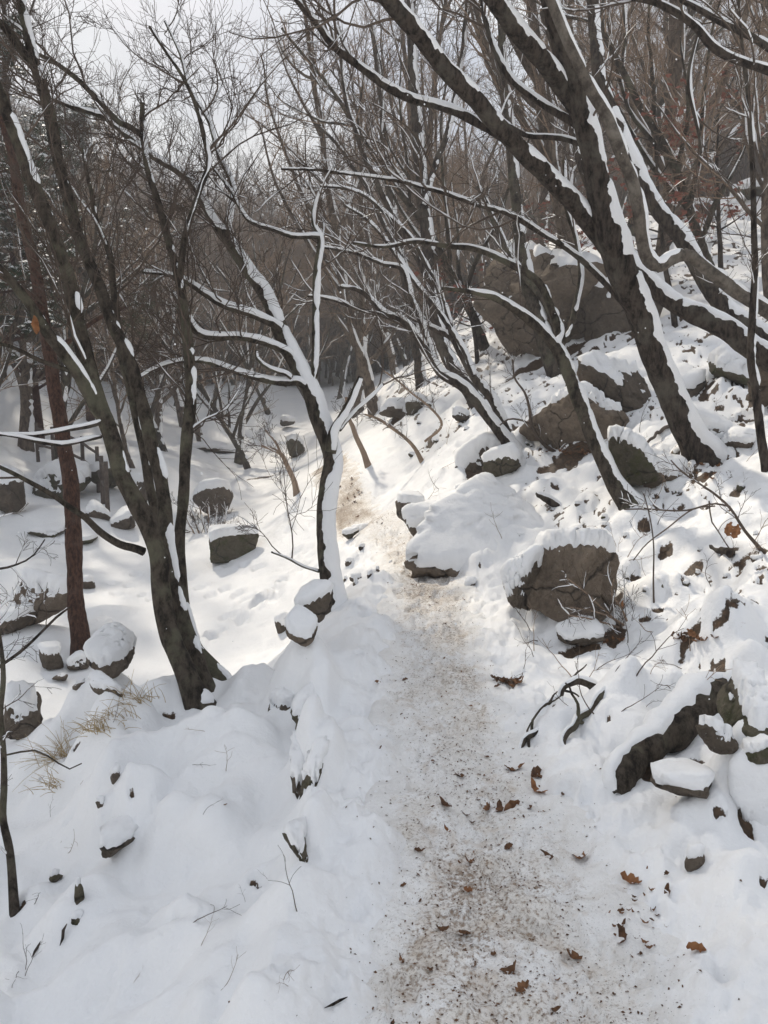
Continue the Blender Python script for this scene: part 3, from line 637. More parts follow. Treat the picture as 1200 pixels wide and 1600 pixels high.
tree_px('leaning_tree', 'biggest dark tree leaning over the right slope with snow lined forks', [
    (Dm, dD, dD - 1.2, True, True),
    ([(975,425,40),(945,375,46),(910,333,42),(880,300,40),(845,262,38),(815,237,37),(790,210,36),(765,185,37),(725,135,38),(675,85,37),(630,30,35),(590,-20,33)], dD - .3, dD - 1.8, False, True),
    ([(915,190,36),(898,165,40),(880,143,40),(850,100,40),(810,55,39),(770,0,37),(745,-35,35)], dD - .7, dD - 1.6, False, True),
    ([(800,224,18),(765,200,17),(735,185,16),(700,172,16),(650,155,15),(600,130,14),(575,115,13),(525,76,12),(490,30,10),(462,-5,9)], dD - .8, dD - 1.4, False, True),
    ([(912,205,12),(895,190,13),(850,160,12),(800,120,11),(775,75,10),(758,25,8),(750,-20,7)], dD - .7, dD - .4, False, True),
    ([(918,225,9),(880,217,9),(825,210,8),(790,190,7),(760,160,6)], dD - .6, dD - .1, False, True),
    ([(975,475,11),(943,440,10),(910,407,9),(883,387,9),(853,370,9),(810,343,9),(783,330,8),(733,313,8),(683,300,7),(620,283,6),(540,272,5),(440,264,4)], dD + .1, dD - .9, False, True)],
    M_BARK, 13, dict(dens=3.8, L1=1.1, n2=6, n3=5, t0=.30, up=.06, r1cap=.010, wig=.18), dict(bias=(.55, -.30, 1), wide=1.15, th=.13, thmax=.03, seg=9, gaps=.26))
E2 = [(1230,500,27),(1200,483,26),(1150,453,25),(1100,417,24),(1073,398,24),(1047,405,23),(1027,416,23),(1008,400,24),(1000,367,24),(997,333,24),(987,283,24),(973,247,24),(950,187,23),(923,140,22),(900,93,20),(877,43,19),(860,0,18),(840,-50,16)]
tree_px('smooth_bark_tree', 'slender smooth grey trunk with an S bend crossing the biggest leaning tree', [
    (E2, dD - .7, dD - 1.6, False, True)], M_BARKG, 14, dict(dens=2.0, L1=.9, n2=5, n3=4, t0=.5, up=.08, r1cap=.008), dict(bias=(.6, .1, 1), wide=.9, th=.35, thmax=.04, seg=9, gaps=.38), child_names=['trunk'])
tree_px('slanting_tree', 'thick trunk slanting in from the right edge under a ridge of snow', [
    ([(1330,640,60),(1260,590,56),(1200,557,52),(1150,523,48),(1100,497,44),(1053,473,40),(1020,447,37),(985,410,33),(955,360,28),(930,300,24),(900,220,20),(880,120,16),(850,20,13)], dD + .1, dD + 1.2, True, True)],
    M_BARK, 15, dict(dens=2.5, L1=1.0, n2=5, n3=5, t0=.5, up=.08, r1cap=.01), dict(bias=(.45, -.25, 1), wide=1.15, th=.16, thmax=.035, seg=9, gaps=.2))
tree_px('inclined_tree', 'dark inclined trunk with a thick snow stripe behind the smooth grey one', [
    ([(1280,600,46),(1200,530,42),(1167,507,40),(1133,483,38),(1100,435,36),(1067,377,34),(1033,333,33),(1007,290,32),(982,240,30),(960,190,28),(940,130,25),(930,60,22),(925,-30,20)], dD + 2.0, dD + 2.4, True, True)],
    M_BARK, 16, dict(dens=2.5, L1=1.2, n2=6, n3=5, t0=.45, up=.08, r1cap=.01), dict(bias=(.6, -.35, 1), wide=1.2, th=.18, thmax=.04, seg=9, gaps=.2))
dF = depth_at(977, 779)
tree_px('thin_leaning_tree', 'thin dark tree leaning left beside the round bottomed boulder', [
    ([(982,790,34),(957,747,29),(930,690,28),(910,640,28),(890,590,28),(873,552,27),(862,533,23)], dF, dF + .2, True, False),
    ([(866,540,18),(845,515,17),(820,495,14),(790,475,12),(765,462,11),(735,455,8),(690,450,6)], dF + .2, dF - .2, False, True),
    ([(866,540,16),(872,517,14),(860,480,13),(840,440,12),(800,413,11),(767,397,10),(733,388,9),(700,385,8),(650,378,7),(600,384,5),(550,380,4)], dF + .2, dF + .6, False, True),
    ([(871,548,10),(895,500,9),(905,440,8),(900,380,7),(885,320,6),(880,250,5)], dF + .2, dF + .6, False, True)],
    M_BARK2, 17, dict(dens=3.2, L1=.8, n2=5, n3=4, t0=.25, up=.08, r1cap=.007), dict(bias=(.5, -.1, 1), wide=.9, th=.3, thmax=.03, seg=7, gaps=.3))
dH = depth_at(868, 583)
tree_px('forked_tree', 'grey trunk rising before the big brown outcrop', [
    ([(874,594,42),(857,552,36),(844,510,33),(833,470,30),(822,435,27),(812,380,24),(806,320,21),(800,250,18),(790,170,15),(785,80,12),(780,0,10)], dH, dH + .3, True, True),
    ([(872,540,16),(868,510,16),(853,473,15),(832,445,14),(813,423,12),(790,390,10),(770,340,8),(745,290,7)], dH, dH - .3, False, True)],
    M_BARK2, 18, dict(dens=3.0, L1=1.2, n2=6, n3=4, t0=.3, up=.08, r1cap=.01), dict(bias=(.6, -.1, 1), wide=.9, th=.3, thmax=.03, seg=7, gaps=.3))
dG = depth_at(797, 696)
tree_px('sweeping_tree', 'sheaf of slim stems sweeping up and left from the middle slope, white with snow', [
    ([(800,702,24),(790,688,20),(770,660,18),(743,627,17),(717,600,16),(690,583,14),(673,560,13),(650,527,12),(627,500,10),(600,487,9),(563,457,7),(530,447,5)], dG, dG - .6, True, True),
    ([(798,700,20),(790,677,16),(767,623,15),(740,587,13),(720,550,12),(707,527,10),(680,515,8),(650,500,6)], dG + .05, dG + .4, True, True),
    ([(690,583,9),(670,540,9),(655,500,8),(640,460,7),(630,423,7),(597,413,6),(563,397,6),(530,390,5),(495,385,4)], dG - .2, dG - .4, False, True),
    ([(650,527,8),(637,513,8),(607,497,7),(577,487,7),(533,473,6),(503,467,5),(480,462,4)], dG - .2, dG - .8, False, True),
    ([(740,587,9),(720,540,8),(690,490,8),(655,450,7),(620,400,6),(580,350,5),(540,320,4)], dG, dG + .5, False, True),
    ([(707,527,8),(690,470,8),(670,420,7),(640,370,6),(600,330,6),(555,300,5),(500,290,4)], dG + .2, dG, False, True)],
    M_BARK, 19, dict(dens=3.6, L1=.95, n2=5, n3=4, t0=.2, up=.05, r1cap=.008, ang=.6, tgap=.38), dict(bias=(.4, -.2, 1), wide=1.15, th=.45, thmax=.03, seg=7, gaps=.3))
dG3 = depth_at(745, 628)
tree_px('upright_tree', 'tall upright dark trunk in the middle of the wood', [
    ([(752,640,38),(735,612,32),(717,590,28),(697,553,25),(684,517,24),(674,467,24),(670,417,23),(667,367,22),(660,320,21),(655,260,20),(650,200,18),(645,120,16),(640,40,13),(636,-30,11)], dG3, dG3 + .3, True, True),
    ([(672,440,10),(650,400,10),(620,350,9),(590,290,8),(560,220,7),(540,150,6),(530,80,5)], dG3, dG3 - .5, False, True),
    ([(660,320,10),(680,260,10),(700,200,9),(715,130,8),(725,60,7),(730,0,6)], dG3, dG3 + .5, False, True)],
    M_BARK, 20, dict(dens=2.6, L1=1.5, n2=6, n3=5, t0=.25, up=.10, r1cap=.012), dict(bias=(.6, -.1, 1), wide=.8, th=.3, thmax=.03, seg=7, gaps=.4))
dG4 = depth_at(657, 603)
tree_px('upright_tree', 'slimmer upright trunk just left of the tall middle one', [
    ([(659,612,20),(654,567,16),(649,533,15),(640,470,15),(626,400,14),(613,330,13),(606,280,12),(600,200,11),(592,120,9),(580,40,7)], dG4, dG4 + .3, True, True),
    ([(626,400,7),(600,350,7),(570,290,6),(530,230,5),(490,190,4)], dG4, dG4, False, True)],
    M_BARK, 21, dict(dens=2.4, L1=1.5, n2=6, n3=4, t0=.25, up=.08, r1cap=.012, rmin=.0025), dict(bias=(.6, -.1, 1), wide=.8, th=.3, thmax=.03, seg=6, gaps=.4))
tree_px('overhanging_branches_tree', 'tree off the right edge whose arching boughs hang into the top corner', [
    ([(1330,170,30),(1260,130,16),(1200,110,13),(1150,93,12),(1117,73,12),(1090,43,11),(1060,20,10),(1027,5,9),(987,-4,7),(930,-20,5)], 5.8, 5.4, False, True),
    ([(1330,170,26),(1260,110,14),(1200,77,12),(1160,50,11),(1120,30,10),(1083,10,8),(1040,-12,6)], 5.9, 6.3, False, True),
    ([(1095,48,7),(1080,90,7),(1075,130,6),(1090,190,5),(1095,240,4)], 5.7, 5.7, False, True),
    ([(1330,170,60),(1345,330,64),(1350,520,68),(1355,640,72)][::-1], 5.9, 5.9, True, False)],
    M_BARK, 22, dict(dens=4.0, L1=.9, n2=6, n3=5, t0=.2, up=.02, r1cap=.008), dict(bias=(.3, -.1, 1), wide=.8, th=.4, thmax=.02, seg=6, gaps=.25), child_names=['limb', 'limb', 'limb', 'trunk'])
dI = depth_at(1196, 735)
tree_px('sapling', 'thin upright sapling close to the right edge', [
    ([(1204,760,15),(1186,665,13),(1178,600,13),(1172,560,13),(1175,480,11),(1178,420,10),(1178,350,9),(1175,250,8),(1168,150,7),(1160,60,5),(1155,-20,4)], dI, dI, True, True)],
    M_BARK, 23, dict(dens=4.5, L1=.6, n2=5, n3=4, t0=.2, up=.05, r1cap=.005, ang=.9), dict(bias=(.3, -.1, 1), wide=.6, th=.3, thmax=.02, seg=6, gaps=.6))
dJ = depth_at(22, 1430)
tree_px('sapling', 'thin wavy sapling stem at the lower left edge', [
    ([(24,1440,13),(18,1380,13),(12,1330,12),(2,1280,11),(5,1230,10),(5,1180,9),(3,1120,8),(8,1060,8),(3,1010,6),(-10,950,5)], dJ, dJ + .3, True, True),
    ([(5,1178,3),(30,1172,3),(52,1171,3),(75,1183,2.6),(95,1196,2.4),(110,1201,2.2),(128,1193,2)], dJ, dJ - .05, False, False)],
    M_BARK2, 24, dict(dens=7, L1=.22, n2=3, n3=2, t0=.1, up=.0, r1cap=.003, ang=1.0, rmin=.0011), None)
tree_px('overhanging_branch', 'bare branch reaching in low from the left edge above the creek', [
    ([(-60,1290,7),(0,1240,6),(40,1200,5),(70,1172,5),(90,1150,4),(107,1100,3)][:0] or [(-50,1075,6),(0,1040,5),(35,1015,5),(65,985,4),(85,965,4),(107,948,3)], dJ + 1.0, dJ + .9, False, True),
    ([(-50,890,4),(0,888,4),(30,878,3),(50,865,2.4),(68,840,2)], dJ + 1.2, dJ + 1.2, False, True),
    ([(-50,1075,6),(-70,1190,8),(-80,1330,10),(-85,1430,11)][::-1], dJ + 1.0, dJ + 1.0, True, False)],
    M_BARK, 25, dict(dens=6, L1=.35, n2=4, n3=3, t0=.05, up=.02, r1cap=.003, rmin=.0012), None, cat='branch', child_names=['limb', 'limb', 'trunk'])
tree_px('snowy_branch', 'pair of low snow topped branches crossing the red pine trunk', [
    ([(165,655,7),(150,664,7),(120,670,7),(90,674,6),(50,678,6),(10,676,5),(-30,680,4)], dA - .1, dA - .6, False, True),
    ([(160,680,6),(130,686,6),(100,692,6),(60,688,6),(30,680,5),(-20,672,4)], dA - .1, dA - .7, False, True)],
    M_BARK, 26, dict(dens=5, L1=.5, n2=4, n3=3, t0=.2, up=.02, r1cap=.004), dict(bias=(.1, -.2, 1), wide=1.2, th=.6, thmax=.02, seg=7, gaps=.05), cat='branch', child_names=['limb', 'limb'])
dB = depth_at(126, 1026)
tree_px('red_pine', 'straight red barked pine trunk standing by the creek', [
    ([(129,1040,44),(122,960,35),(117,880,34),(113,800,33),(108,740,32),(98,680,30),(88,620,28),(80,570,26),(70,510,24),(55,430,22),(42,370,20),(30,310,19),(20,250,17),(8,200,16),(-8,150,14),(-30,80,12),(-45,0,10),(-55,-80,9),(-60,-160,7)], dB, dB + .3, True, True),
    ([(76,545,9),(110,530,8),(150,500,7),(200,480,6)], dB, dB + .5, False, True), ([(62,470,8),(20,440,7),(-30,420,5)], dB, dB + .2, False, True)],
    M_BARKR, 27, dict(dens=4.5, L1=1.0, n2=5, n3=3, t0=.72, up=.0, r1cap=.012), None, needles=True)
dk = depth_at(463, 772)
tree_px('sapling', 'small spreading sapling standing alone in the creek snow behind the crooked tree', [
    ([(464,776,10),(458,750,8),(448,725,7),(440,710,6),(425,702,5),(408,697,4)], dk, dk, True, True), ([(440,712,4),(430,690,4),(415,672,3)], dk, dk, False, True)],
    M_TWIGB, 28, dict(dens=9, L1=.7, n2=4, n3=3, t0=.3, up=.06, r1cap=.006, rmin=.003), None)
dk = depth_at(575, 728)
tree_px('sapling', 'leaning bare sapling right behind the broken stub', [
    ([(577,733,10),(566,700,8),(552,670,7),(543,650,6),(540,620,5)], dk, dk, True, True)],
    M_TWIGB, 29, dict(dens=5, L1=.6, n2=4, n3=3, t0=.4, up=.06, r1cap=.006, rmin=.003), None)
dk = depth_at(660, 720)
tree_px('sapling', 'thin curved sapling arching over the sunny middle bank', [
    ([(660,722,7),(648,700,6),(632,683,5),(612,668,5),(592,655,4),(570,648,3)], dk, dk, True, True), ([(664,690,4),(690,660,4),(640,610,3),(600,580,3)], dk, dk + .4, False, True)],
    M_TWIGB, 30, dict(dens=5, L1=.5, n2=4, n3=3, t0=.2, up=.05, r1cap=.005, rmin=.0025), None)
dk = depth_at(862, 705)
tree_px('sapling', 'wiry bare sapling in front of the mid slope boulder', [
    ([(872,712,6),(845,690,5),(832,665,5),(829,640,5),(822,615,4),(805,590,3),(800,560,3)], dk, dk, True, True), ([(832,662,3),(815,655,3),(795,655,3),(780,665,2)], dk, dk, False, False)],
    M_TWIG, 31, dict(dens=5, L1=.4, n2=4, n3=3, t0=.2, up=.05, r1cap=.004, rmin=.0022), None)
dk = depth_at(1185, 855)
tree_px('bare_shrub', 'spreading bare twigs on the sunlit right bank carrying two dead leaves', [
    ([(1187,858,5),(1165,830,4.5),(1145,795,4),(1120,770,3.6),(1095,752,3),(1070,735,2.6),(1050,718,2)], dk, dk - .1, True, True),
    ([(1143,795,3),(1115,790,3),(1070,797,2.6),(1020,797,2.4),(975,798,2)], dk, dk - .2, False, True),
    ([(1115,790,2.6),(1080,795,2.4),(1040,825,2.2),(1010,850,2),(990,875,1.8)], dk, dk - .3, False, False),
    ([(1110,780,2.4),(1113,810,2.2),(1125,830,2),(1140,860,1.8)], dk, dk - .1, False, False)],
    M_TWIG, 32, dict(dens=7, L1=.25, n2=3, n3=2, t0=.3, up=.05, r1cap=.003, rmin=.0012), None, cat='shrub')
dk = depth_at(960, 975)
tree_px('bare_shrub', 'tangle of fine reddish twigs growing over the front of the near boulder', [
    ([(980,985,3),(955,960,3),(930,940,2.6),(905,920,2.2),(885,905,2)], dk, dk - .15, True, True), ([(985,985,3),(970,950,3),(955,930,2.4),(960,905,2)], dk, dk, True, True),
    ([(990,985,3),(960,965,2.6),(925,955,2.2),(890,950,2)], dk, dk - .2, True, True), ([(975,985,3),(945,975,2.6),(915,965,2.4),(885,960,2)], dk, dk - .2, True, True)],
    M_TWIGB, 33, dict(dens=9, L1=.3, n2=4, n3=3, t0=.1, up=.06, r1cap=.003, rmin=.0010), None, cat='shrub', child_names=['stem'] * 4)
dk = depth_at(1023, 944)
tree_px('twig', 'single straight upright twig poking from the right bank snow', [
    ([(1023,946,2.4),(1022,900,2.3),(1021,850,2.2),(1015,800,2),(1008,770,1.6)], dk, dk, True, False)], M_TWIG, 34, None, None, cat='twig', child_names=['stem'])
dk = depth_at(330, 830)
tree_px('bare_shrub', 'dense leafless bush behind the flat block in the creek', [
    ([(330 + a, 838, 4), (330 + a * 1.6, 815, 3), (330 + a * 2.2, 790, 2.4)], dk, dk + .1 * (i % 3), True, True) for i, a in enumerate((-22, -15, -8, -2, 5, 12))],
    M_TWIGB, 35, dict(dens=9, L1=.45, n2=4, n3=3, t0=.1, up=.06, r1cap=.005, rmin=.0028), dict(bias=(.2, -.1, 1), wide=1.2, th=.6, thmax=.015, seg=5, gaps=.3), cat='shrub', child_names=['stem'] * 6)
print('trees', round(time.time() - T0, 1))

# ------------------------------------------------------------------ woods behind
def variant_tree(seed, H, lean, n_l, dens, n2, n3, rmin, twigmat, barkmat, thick=.10, snow=True, L1=1.4, slev=1, tsnow=False):
    rng = np.random.RandomState(seed); stems = []
    K = 26; d = unit(np.array([[lean, rng.uniform(-.1, .1), 1.0]]))
    P, R = grow(rng, np.array([[0, 0, -.3]]), d, np.array([H]), np.array([thick]), K, .045, .02, .22)
    R[0, :3] *= np.array([1.35, 1.2, 1.08])
    limbs = [(P[0], R[0])]
    idx = np.zeros(n_l, int); t = rng.uniform(.12, .92, n_l)
    P1, R1 = sprout(rng, P, R, idx, t, rng.uniform(.45, .95, n_l), H * rng.uniform(.28, .55, n_l) * (1.15 - .7 * t), 14, .085, .07, .62, .25, .006)
    for i in range(n_l): limbs.append((P1[i], R1[i]))
    tk = Acc(); tk.add(tubes(P, R, 9)); tk.add(tubes(P1, R1, 6))
    tw, sn, tips = crown(rng, limbs, dens, L1, n2, n3, .07, .7, .12, .13, rmin, .014, (.3, -.2, 1) if tsnow else None, 7, 1.0, slev)
    if snow:
        Pf, Rf, _ = resample(P[0], R[0], .07)
        sn.add(snow_strips(Pf[None], Rf[None], rng, (.8, -.3, .8), .7, .2, .03, 6, .5)); sn.add(snow_strips(P1, R1, rng, (.3, -.2, 1), .95, .4, .02, 5, .5))
    a = tk.mesh('trunk'); b = tw.mesh('crown'); a.materials.append(barkmat); b.materials.append(twigmat)
    c = None
    if sn.n: c = sn.mesh('snow_cover'); c.materials.append(M_SNOW)
    return a, b, c
VAR = [variant_tree(101, 9.0, -.20, 13, 2.0, 5, 4, .0030, M_TWIGB, M_BARKB, .13),
       variant_tree(102, 7.5, -.38, 11, 2.2, 5, 4, .0030, M_TWIGB, M_BARK2, .10, tsnow=True),
       variant_tree(103, 10., .06, 14, 1.7, 5, 4, .0033, M_TWIG, M_BARKB, .15),
       variant_tree(104, 6.0, -.30, 10, 3.0, 5, 4, .0030, M_TWIGB, M_BARKB, .07),
       variant_tree(105, 8.0, .20, 12, 2.4, 5, 4, .0035, M_TWIGB, M_BARK2, .11),
       variant_tree(106, 4.2, -.15, 8, 4.0, 5, 4, .0030, M_TWIGB, M_BARKB, .045)]
def place_tree(v, x, y, s, rz, label, group, name='bare_tree'):
    o = thing(name, label, 'tree', (x, y, gz(x, y)), group); o.scale = (s, s, s); o.rotation_euler = (0, 0, rz)
    for nm, me in zip(('trunk', 'crown', 'snow_cover'), VAR[v]):
        if me: link(nm, me, None, o)
    return o
rb = np.random.RandomState(77)
def ground_px(px, d):            # a spot seen at that photo column, d metres away
    u = (px - 600.0) / FPX; return u * d, d * CP
MID = [(905,14,0,'bare tree standing just behind the big brown outcrop'), (1010,15,2,'straight dark tree on the upper right slope behind the leaning giant'), (1110,13,1,'bare tree by the snowy upper right boulders'),
       (1185,12,3,'slim bare tree at the right edge of the upper slope'), (760,15.5,1,'bare tree to the left of the big outcrop'), (700,19,3,'slim tree in the sunlit gap of the middle bank'),
       (590,19,0,'bare tree where the trail leaves sight'), (560,23,2,'tall dark tree above the end of the trail'), (505,27,1,'bare tree across the creek behind the broken stub'),
       (395,22,1,'leaning snow flecked tree at the head of the creek'), (372,23,4,'second snow flecked tree at the head of the creek'), (320,27,0,'bare tree beyond the creek behind the bush'),
       (215,19,3,'slender tree beside the wooden handrail'), (250,24,2,'tall tree behind the wooden handrail'), (90,17,4,'bare tree on the far bank by the red pine'), (20,15,1,'bare tree at the left edge of the far bank'),
       (155,28,0,'bare tree high on the far left bank'), (830,21,2,'tall tree on the slope above the outcrop'), (960,20,4,'right leaning tree on the slope above the outcrop'), (1060,22,0,'bare tree among the red maples')]
for i, (px, d, v, lb) in enumerate(MID):
    x, y = ground_px(px, d); place_tree(v, x, y, rb.uniform(.85, 1.1), rb.uniform(-.5, .5), lb, 'bare trees of the wood')
placed = [ground_px(p[0], p[1]) for p in MID]
cnt = 0
for k in range(4000):
    if cnt >= 110: break
    d = 13 + 34 * rb.uniform() ** .8; px = rb.uniform(-250, 1450); x, y = ground_px(px, d)
    if x < .5 and y < 17 and x > -9: continue
    if -4.5 < x < .2 and y < 30: continue
    if x < 0 and y < 20 and rb.uniform() < .5: continue
    if any((x - a) ** 2 + (y - b) ** 2 < (1.0 + d * .018) ** 2 for a, b in placed): continue
    if d < 16 and 700 < px < 1020: continue
    if x > 3 and 9 < y < 26 and x < 17 and rb.uniform() < .45: continue
    placed.append((x, y)); cnt += 1
    v = rb.choice(6, p=[.2, .2, .2, .15, .15, .1]); s = rb.uniform(.75, 1.15)
    side = 'climbing the right hand slope' if px > 650 else ('across the creek to the left' if px < 420 else 'closing off the valley ahead')
    look = ('tall left leaning', 'strongly slanting snow lined', 'tall straight dark', 'slim left leaning', 'right leaning', 'small young')[v]
    far = 'in the front ranks' if d < 22 else ('in the middle ranks' if d < 33 else 'in the back ranks')
    place_tree(v, x, y, s, rb.uniform(-.6, .6), look + ' bare tree ' + far + ' ' + side, look + ' bare trees ' + far + ' ' + side)

# far wood on the hillsides, one mass: low detail trees scattered with geometry nodes
far_col = bpy.data.collections.new('far_wood_sources')
for i, sd in enumerate((201, 202, 203, 204)):
    a, b, c = variant_tree(sd, 8.0 + i, rb.uniform(-.2, .2), 12, 1.6, 4, 3, .013, M_TWIGB, M_BARKB, .12, False, 1.9)
    b2 = bpy.data.objects.new('far_tree', b); far_col.objects.link(b2)
    a2 = bpy.data.objects.new('far_trunk', a); far_col.objects.link(a2)
def far_wood(name, n, rng, label):
    pts = []; 
    while len(pts) < n:
        d = 38 + 95 * rng.uniform() ** 1.3; px = rng.uniform(-500, 1600); x, y = ground_px(px, d)
        if x > 6 and rng.uniform() < .6: continue
        pts.append((x, y))
    pts = np.array(pts); z = ground(pts[:, 0], pts[:, 1]) - .2
    me = make_mesh(name, np.column_stack([pts, z])); o = link(name, me); o['kind'] = 'stuff'; o['label'] = label
    ng = bpy.data.node_groups.new(name, 'GeometryNodeTree'); ng.is_modifier = True
    ng.interface.new_socket('Geometry', in_out='INPUT', socket_type='NodeSocketGeometry'); ng.interface.new_socket('Geometry', in_out='OUTPUT', socket_type='NodeSocketGeometry')
    gi = ng.nodes.new('NodeGroupInput'); go = ng.nodes.new('NodeGroupOutput'); iop = ng.nodes.new('GeometryNodeInstanceOnPoints')
    ci = ng.nodes.new('GeometryNodeCollectionInfo'); ci.inputs['Collection'].default_value = far_col; ci.inputs['Separate Children'].default_value = True
    iop.inputs['Pick Instance'].default_value = True
    rv = ng.nodes.new('FunctionNodeRandomValue'); rv.data_type = 'FLOAT_VECTOR'; rv.inputs[0].default_value = (-.08, -.08, 0); rv.inputs[1].default_value = (.08, .08, 6.28)
    rs_ = ng.nodes.new('FunctionNodeRandomValue'); rs_.data_type = 'FLOAT'; rs_.inputs[2].default_value = .45; rs_.inputs[3].default_value = .85
    ng.links.new(gi.outputs[0], iop.inputs['Points']); ng.links.new(ci.outputs[0], iop.inputs['Instance'])
    ng.links.new(rv.outputs[0], iop.inputs['Rotation']); ng.links.new(rs_.outputs[1], iop.inputs['Scale']); ng.links.new(iop.outputs[0], go.inputs[0])
    o.modifiers.new('scatter', 'NODES').node_group = ng
far_wood('far_wood', 6500, np.random.RandomState(91), 'brown leafless wood covering the far hillsides')

# evergreen pines with snow on the left bank
def variant_pine(seed, H):
    rng = np.random.RandomState(seed)
    P, R = grow(rng, np.array([[0, 0, -.3]]), np.array([[.03, 0, 1.]]), np.array([H]), np.array([.13]), 20, .02, .02, .2)
    nb = 34; idx = np.zeros(nb, int); t = rng.uniform(.22, .98, nb)
    P1, R1 = sprout(rng, P, R, idx, t, rng.uniform(1.1, 1.6, nb), H * .30 * (1.15 - t) * rng.uniform(.7, 1.2, nb) + .3, 8, .08, .04, .4, .3, .006)
    idx2 = np.repeat(np.arange(nb), 9); t2 = rng.uniform(.25, 1, len(idx2))
    P2, R2 = sprout(rng, P1, R1, idx2, t2, rng.uniform(.5, 1.2, len(idx2)), lengths(P1)[idx2] * .3 * rng.uniform(.6, 1.2, len(idx2)) + .1, 4, .1, .08, .6, .5, .004, flat=.3)
    tk = Acc(); tk.add(tubes(P, R, 9)); tk.add(tubes(P1, R1, 5)); tk.add(tubes(P2, R2, 3))
    tips = P2[:, 1:].reshape(-1, 3); n = 16; c = np.repeat(tips, n, 0) + rng.normal(0, .03, (len(tips) * n, 3))
    dr = unit(rng.normal(0, 1, c.shape) + np.array([0, 0, .5])) * rng.uniform(.10, .19, (len(c), 1)); sd = unit(np.cross(dr, rng.normal(0, 1, c.shape))) * .008
    V = np.stack([c - sd, c + sd, c + dr], 1).reshape(-1, 3); tri = np.arange(len(V)).reshape(-1, 3)
    nd = make_mesh('needles', V, None, tri, False); nd.materials.append(M_NEEDLE)
    # snow pads lying on the sprays
    pick = tips[rng.uniform(size=len(tips)) < .42]; an = np.arange(6) / 6 * 2 * math.pi; r = rng.uniform(.07, .16, (len(pick), 1, 1))
    ring = np.stack([np.cos(an), np.sin(an), np.zeros(6)], -1)[None] * r * rng.uniform(.7, 1.2, (len(pick), 6, 1)) + pick[:, None] + np.array([0, 0, .02])
    top = pick[:, None] + np.array([0, 0, .075]); Vs = np.concatenate([ring, top], 1).reshape(-1, 3); b0 = np.arange(len(pick))[:, None] * 7
    ts = np.stack([b0 + np.arange(6)[None], b0 + (np.arange(6)[None] + 1) % 6, b0 + np.full((1, 6), 6)], -1).reshape(-1, 3)
    sn = make_mesh('snow_cover', Vs, None, ts); sn.materials.append(M_SNOW)
    a = tk.mesh('trunk'); a.materials.append(M_BARKR); return a, nd, sn
PINES = [variant_pine(301, 9.0), variant_pine(302, 7.0)]
for i, (px, d, s, lb) in enumerate([(-40,15,1.0,'snow dusted pine half cut by the left edge'), (70,21,1.0,'snow dusted pine right behind the red trunk'), (150,26,1.1,'snow dusted pine between the leaning trunks of the clump'),
        (230,33,1.15,'farther snow dusted pine above the creek head'), (20,27,1.1,'tall snow dusted pine behind the left edge'), (-90,22,1.2,'snow dusted pine outside the left edge, its sprays reaching in'), (110,36,1.25,'small looking pine high on the left hillside'),
        (300,44,1.2,'lone green pine far up the valley'), (-10,40,1.3,'pine on the left hillside, highest at the edge'), (60,50,1.4,'pine on the left hillside behind the red trunk top'), (180,48,1.2,'pine on the left hillside between the leaning trunks'), (130,60,1.5,'faint pine near the left skyline')]):
    x, y = ground_px(px, d); o = thing('pine_tree', lb, 'pine tree', (x, y, gz(x, y)), 'snow dusted pines on the left bank'); o.scale = (s,) * 3; o.rotation_euler = (0, 0, i * 1.3)
    for nm, me in zip(('trunk', 'needles', 'snow_cover'), PINES[i % 2]): link(nm, me, None, o)

# spreading red pines out of view, added to shade the foreground
def shade_pine(seed, H):
    rng = np.random.RandomState(seed)
    P, R = grow(rng, np.array([[0, 0, -.3]]), np.array([[.24, -.03, 1.]]), np.array([H]), np.array([.11]), 22, .03, .02, .3)
    nb = 24; t = rng.uniform(.74, 1.0, nb)
    P1, R1 = sprout(rng, P, R, np.zeros(nb, int), t, rng.uniform(1.15, 1.65, nb), rng.uniform(1.5, 3.2, nb), 10, .09, .03, .45, .3, .01)
    idx2 = np.repeat(np.arange(nb), 14); t2 = rng.uniform(.2, 1, len(idx2))
    P2, R2 = sprout(rng, P1, R1, idx2, t2, rng.uniform(.5, 1.2, len(idx2)), rng.uniform(.4, .9, len(idx2)), 6, .1, .06, .6, .5, .005, flat=.3)
    tk = Acc(); tk.add(tubes(P, R, 10)); tk.add(tubes(P1, R1, 5)); tk.add(tubes(P2, R2, 3))
    tips = P2[:, 1:].reshape(-1, 3); n = 18; c = np.repeat(tips, n, 0) + rng.normal(0, .05, (len(tips) * n, 3))
    dr = unit(rng.normal(0, 1, c.shape) + np.array([0, 0, .4])) * rng.uniform(.12, .22, (len(c), 1)); sd = unit(np.cross(dr, rng.normal(0, 1, c.shape))) * .011
    V = np.stack([c - sd, c + sd, c + dr], 1).reshape(-1, 3)
    nd = make_mesh('needles', V, None, np.arange(len(V)).reshape(-1, 3), False); nd.materials.append(M_NEEDLE)
    a = tk.mesh('trunk'); a.materials.append(M_BARKR); return a, nd
SPP = shade_pine(311, 8.0)
for x, y, s, rz, lb in [(-8.8, 14.3, 1.55, 0.0, 'tall leaning red pine added for shade just outside the left edge'), (-9.6, 16.2, 1.65, .15, 'tall leaning red pine added for shade farther outside the left edge')]:
    o = thing('red_pine', lb, 'pine tree', (x, y, gz(x, y)), 'unseen red pines added for shade'); o.scale = (s,) * 3; o.rotation_euler = (0, 0, rz)
    for nm, me in zip(('trunk', 'needles'), SPP): link(nm, me, None, o)

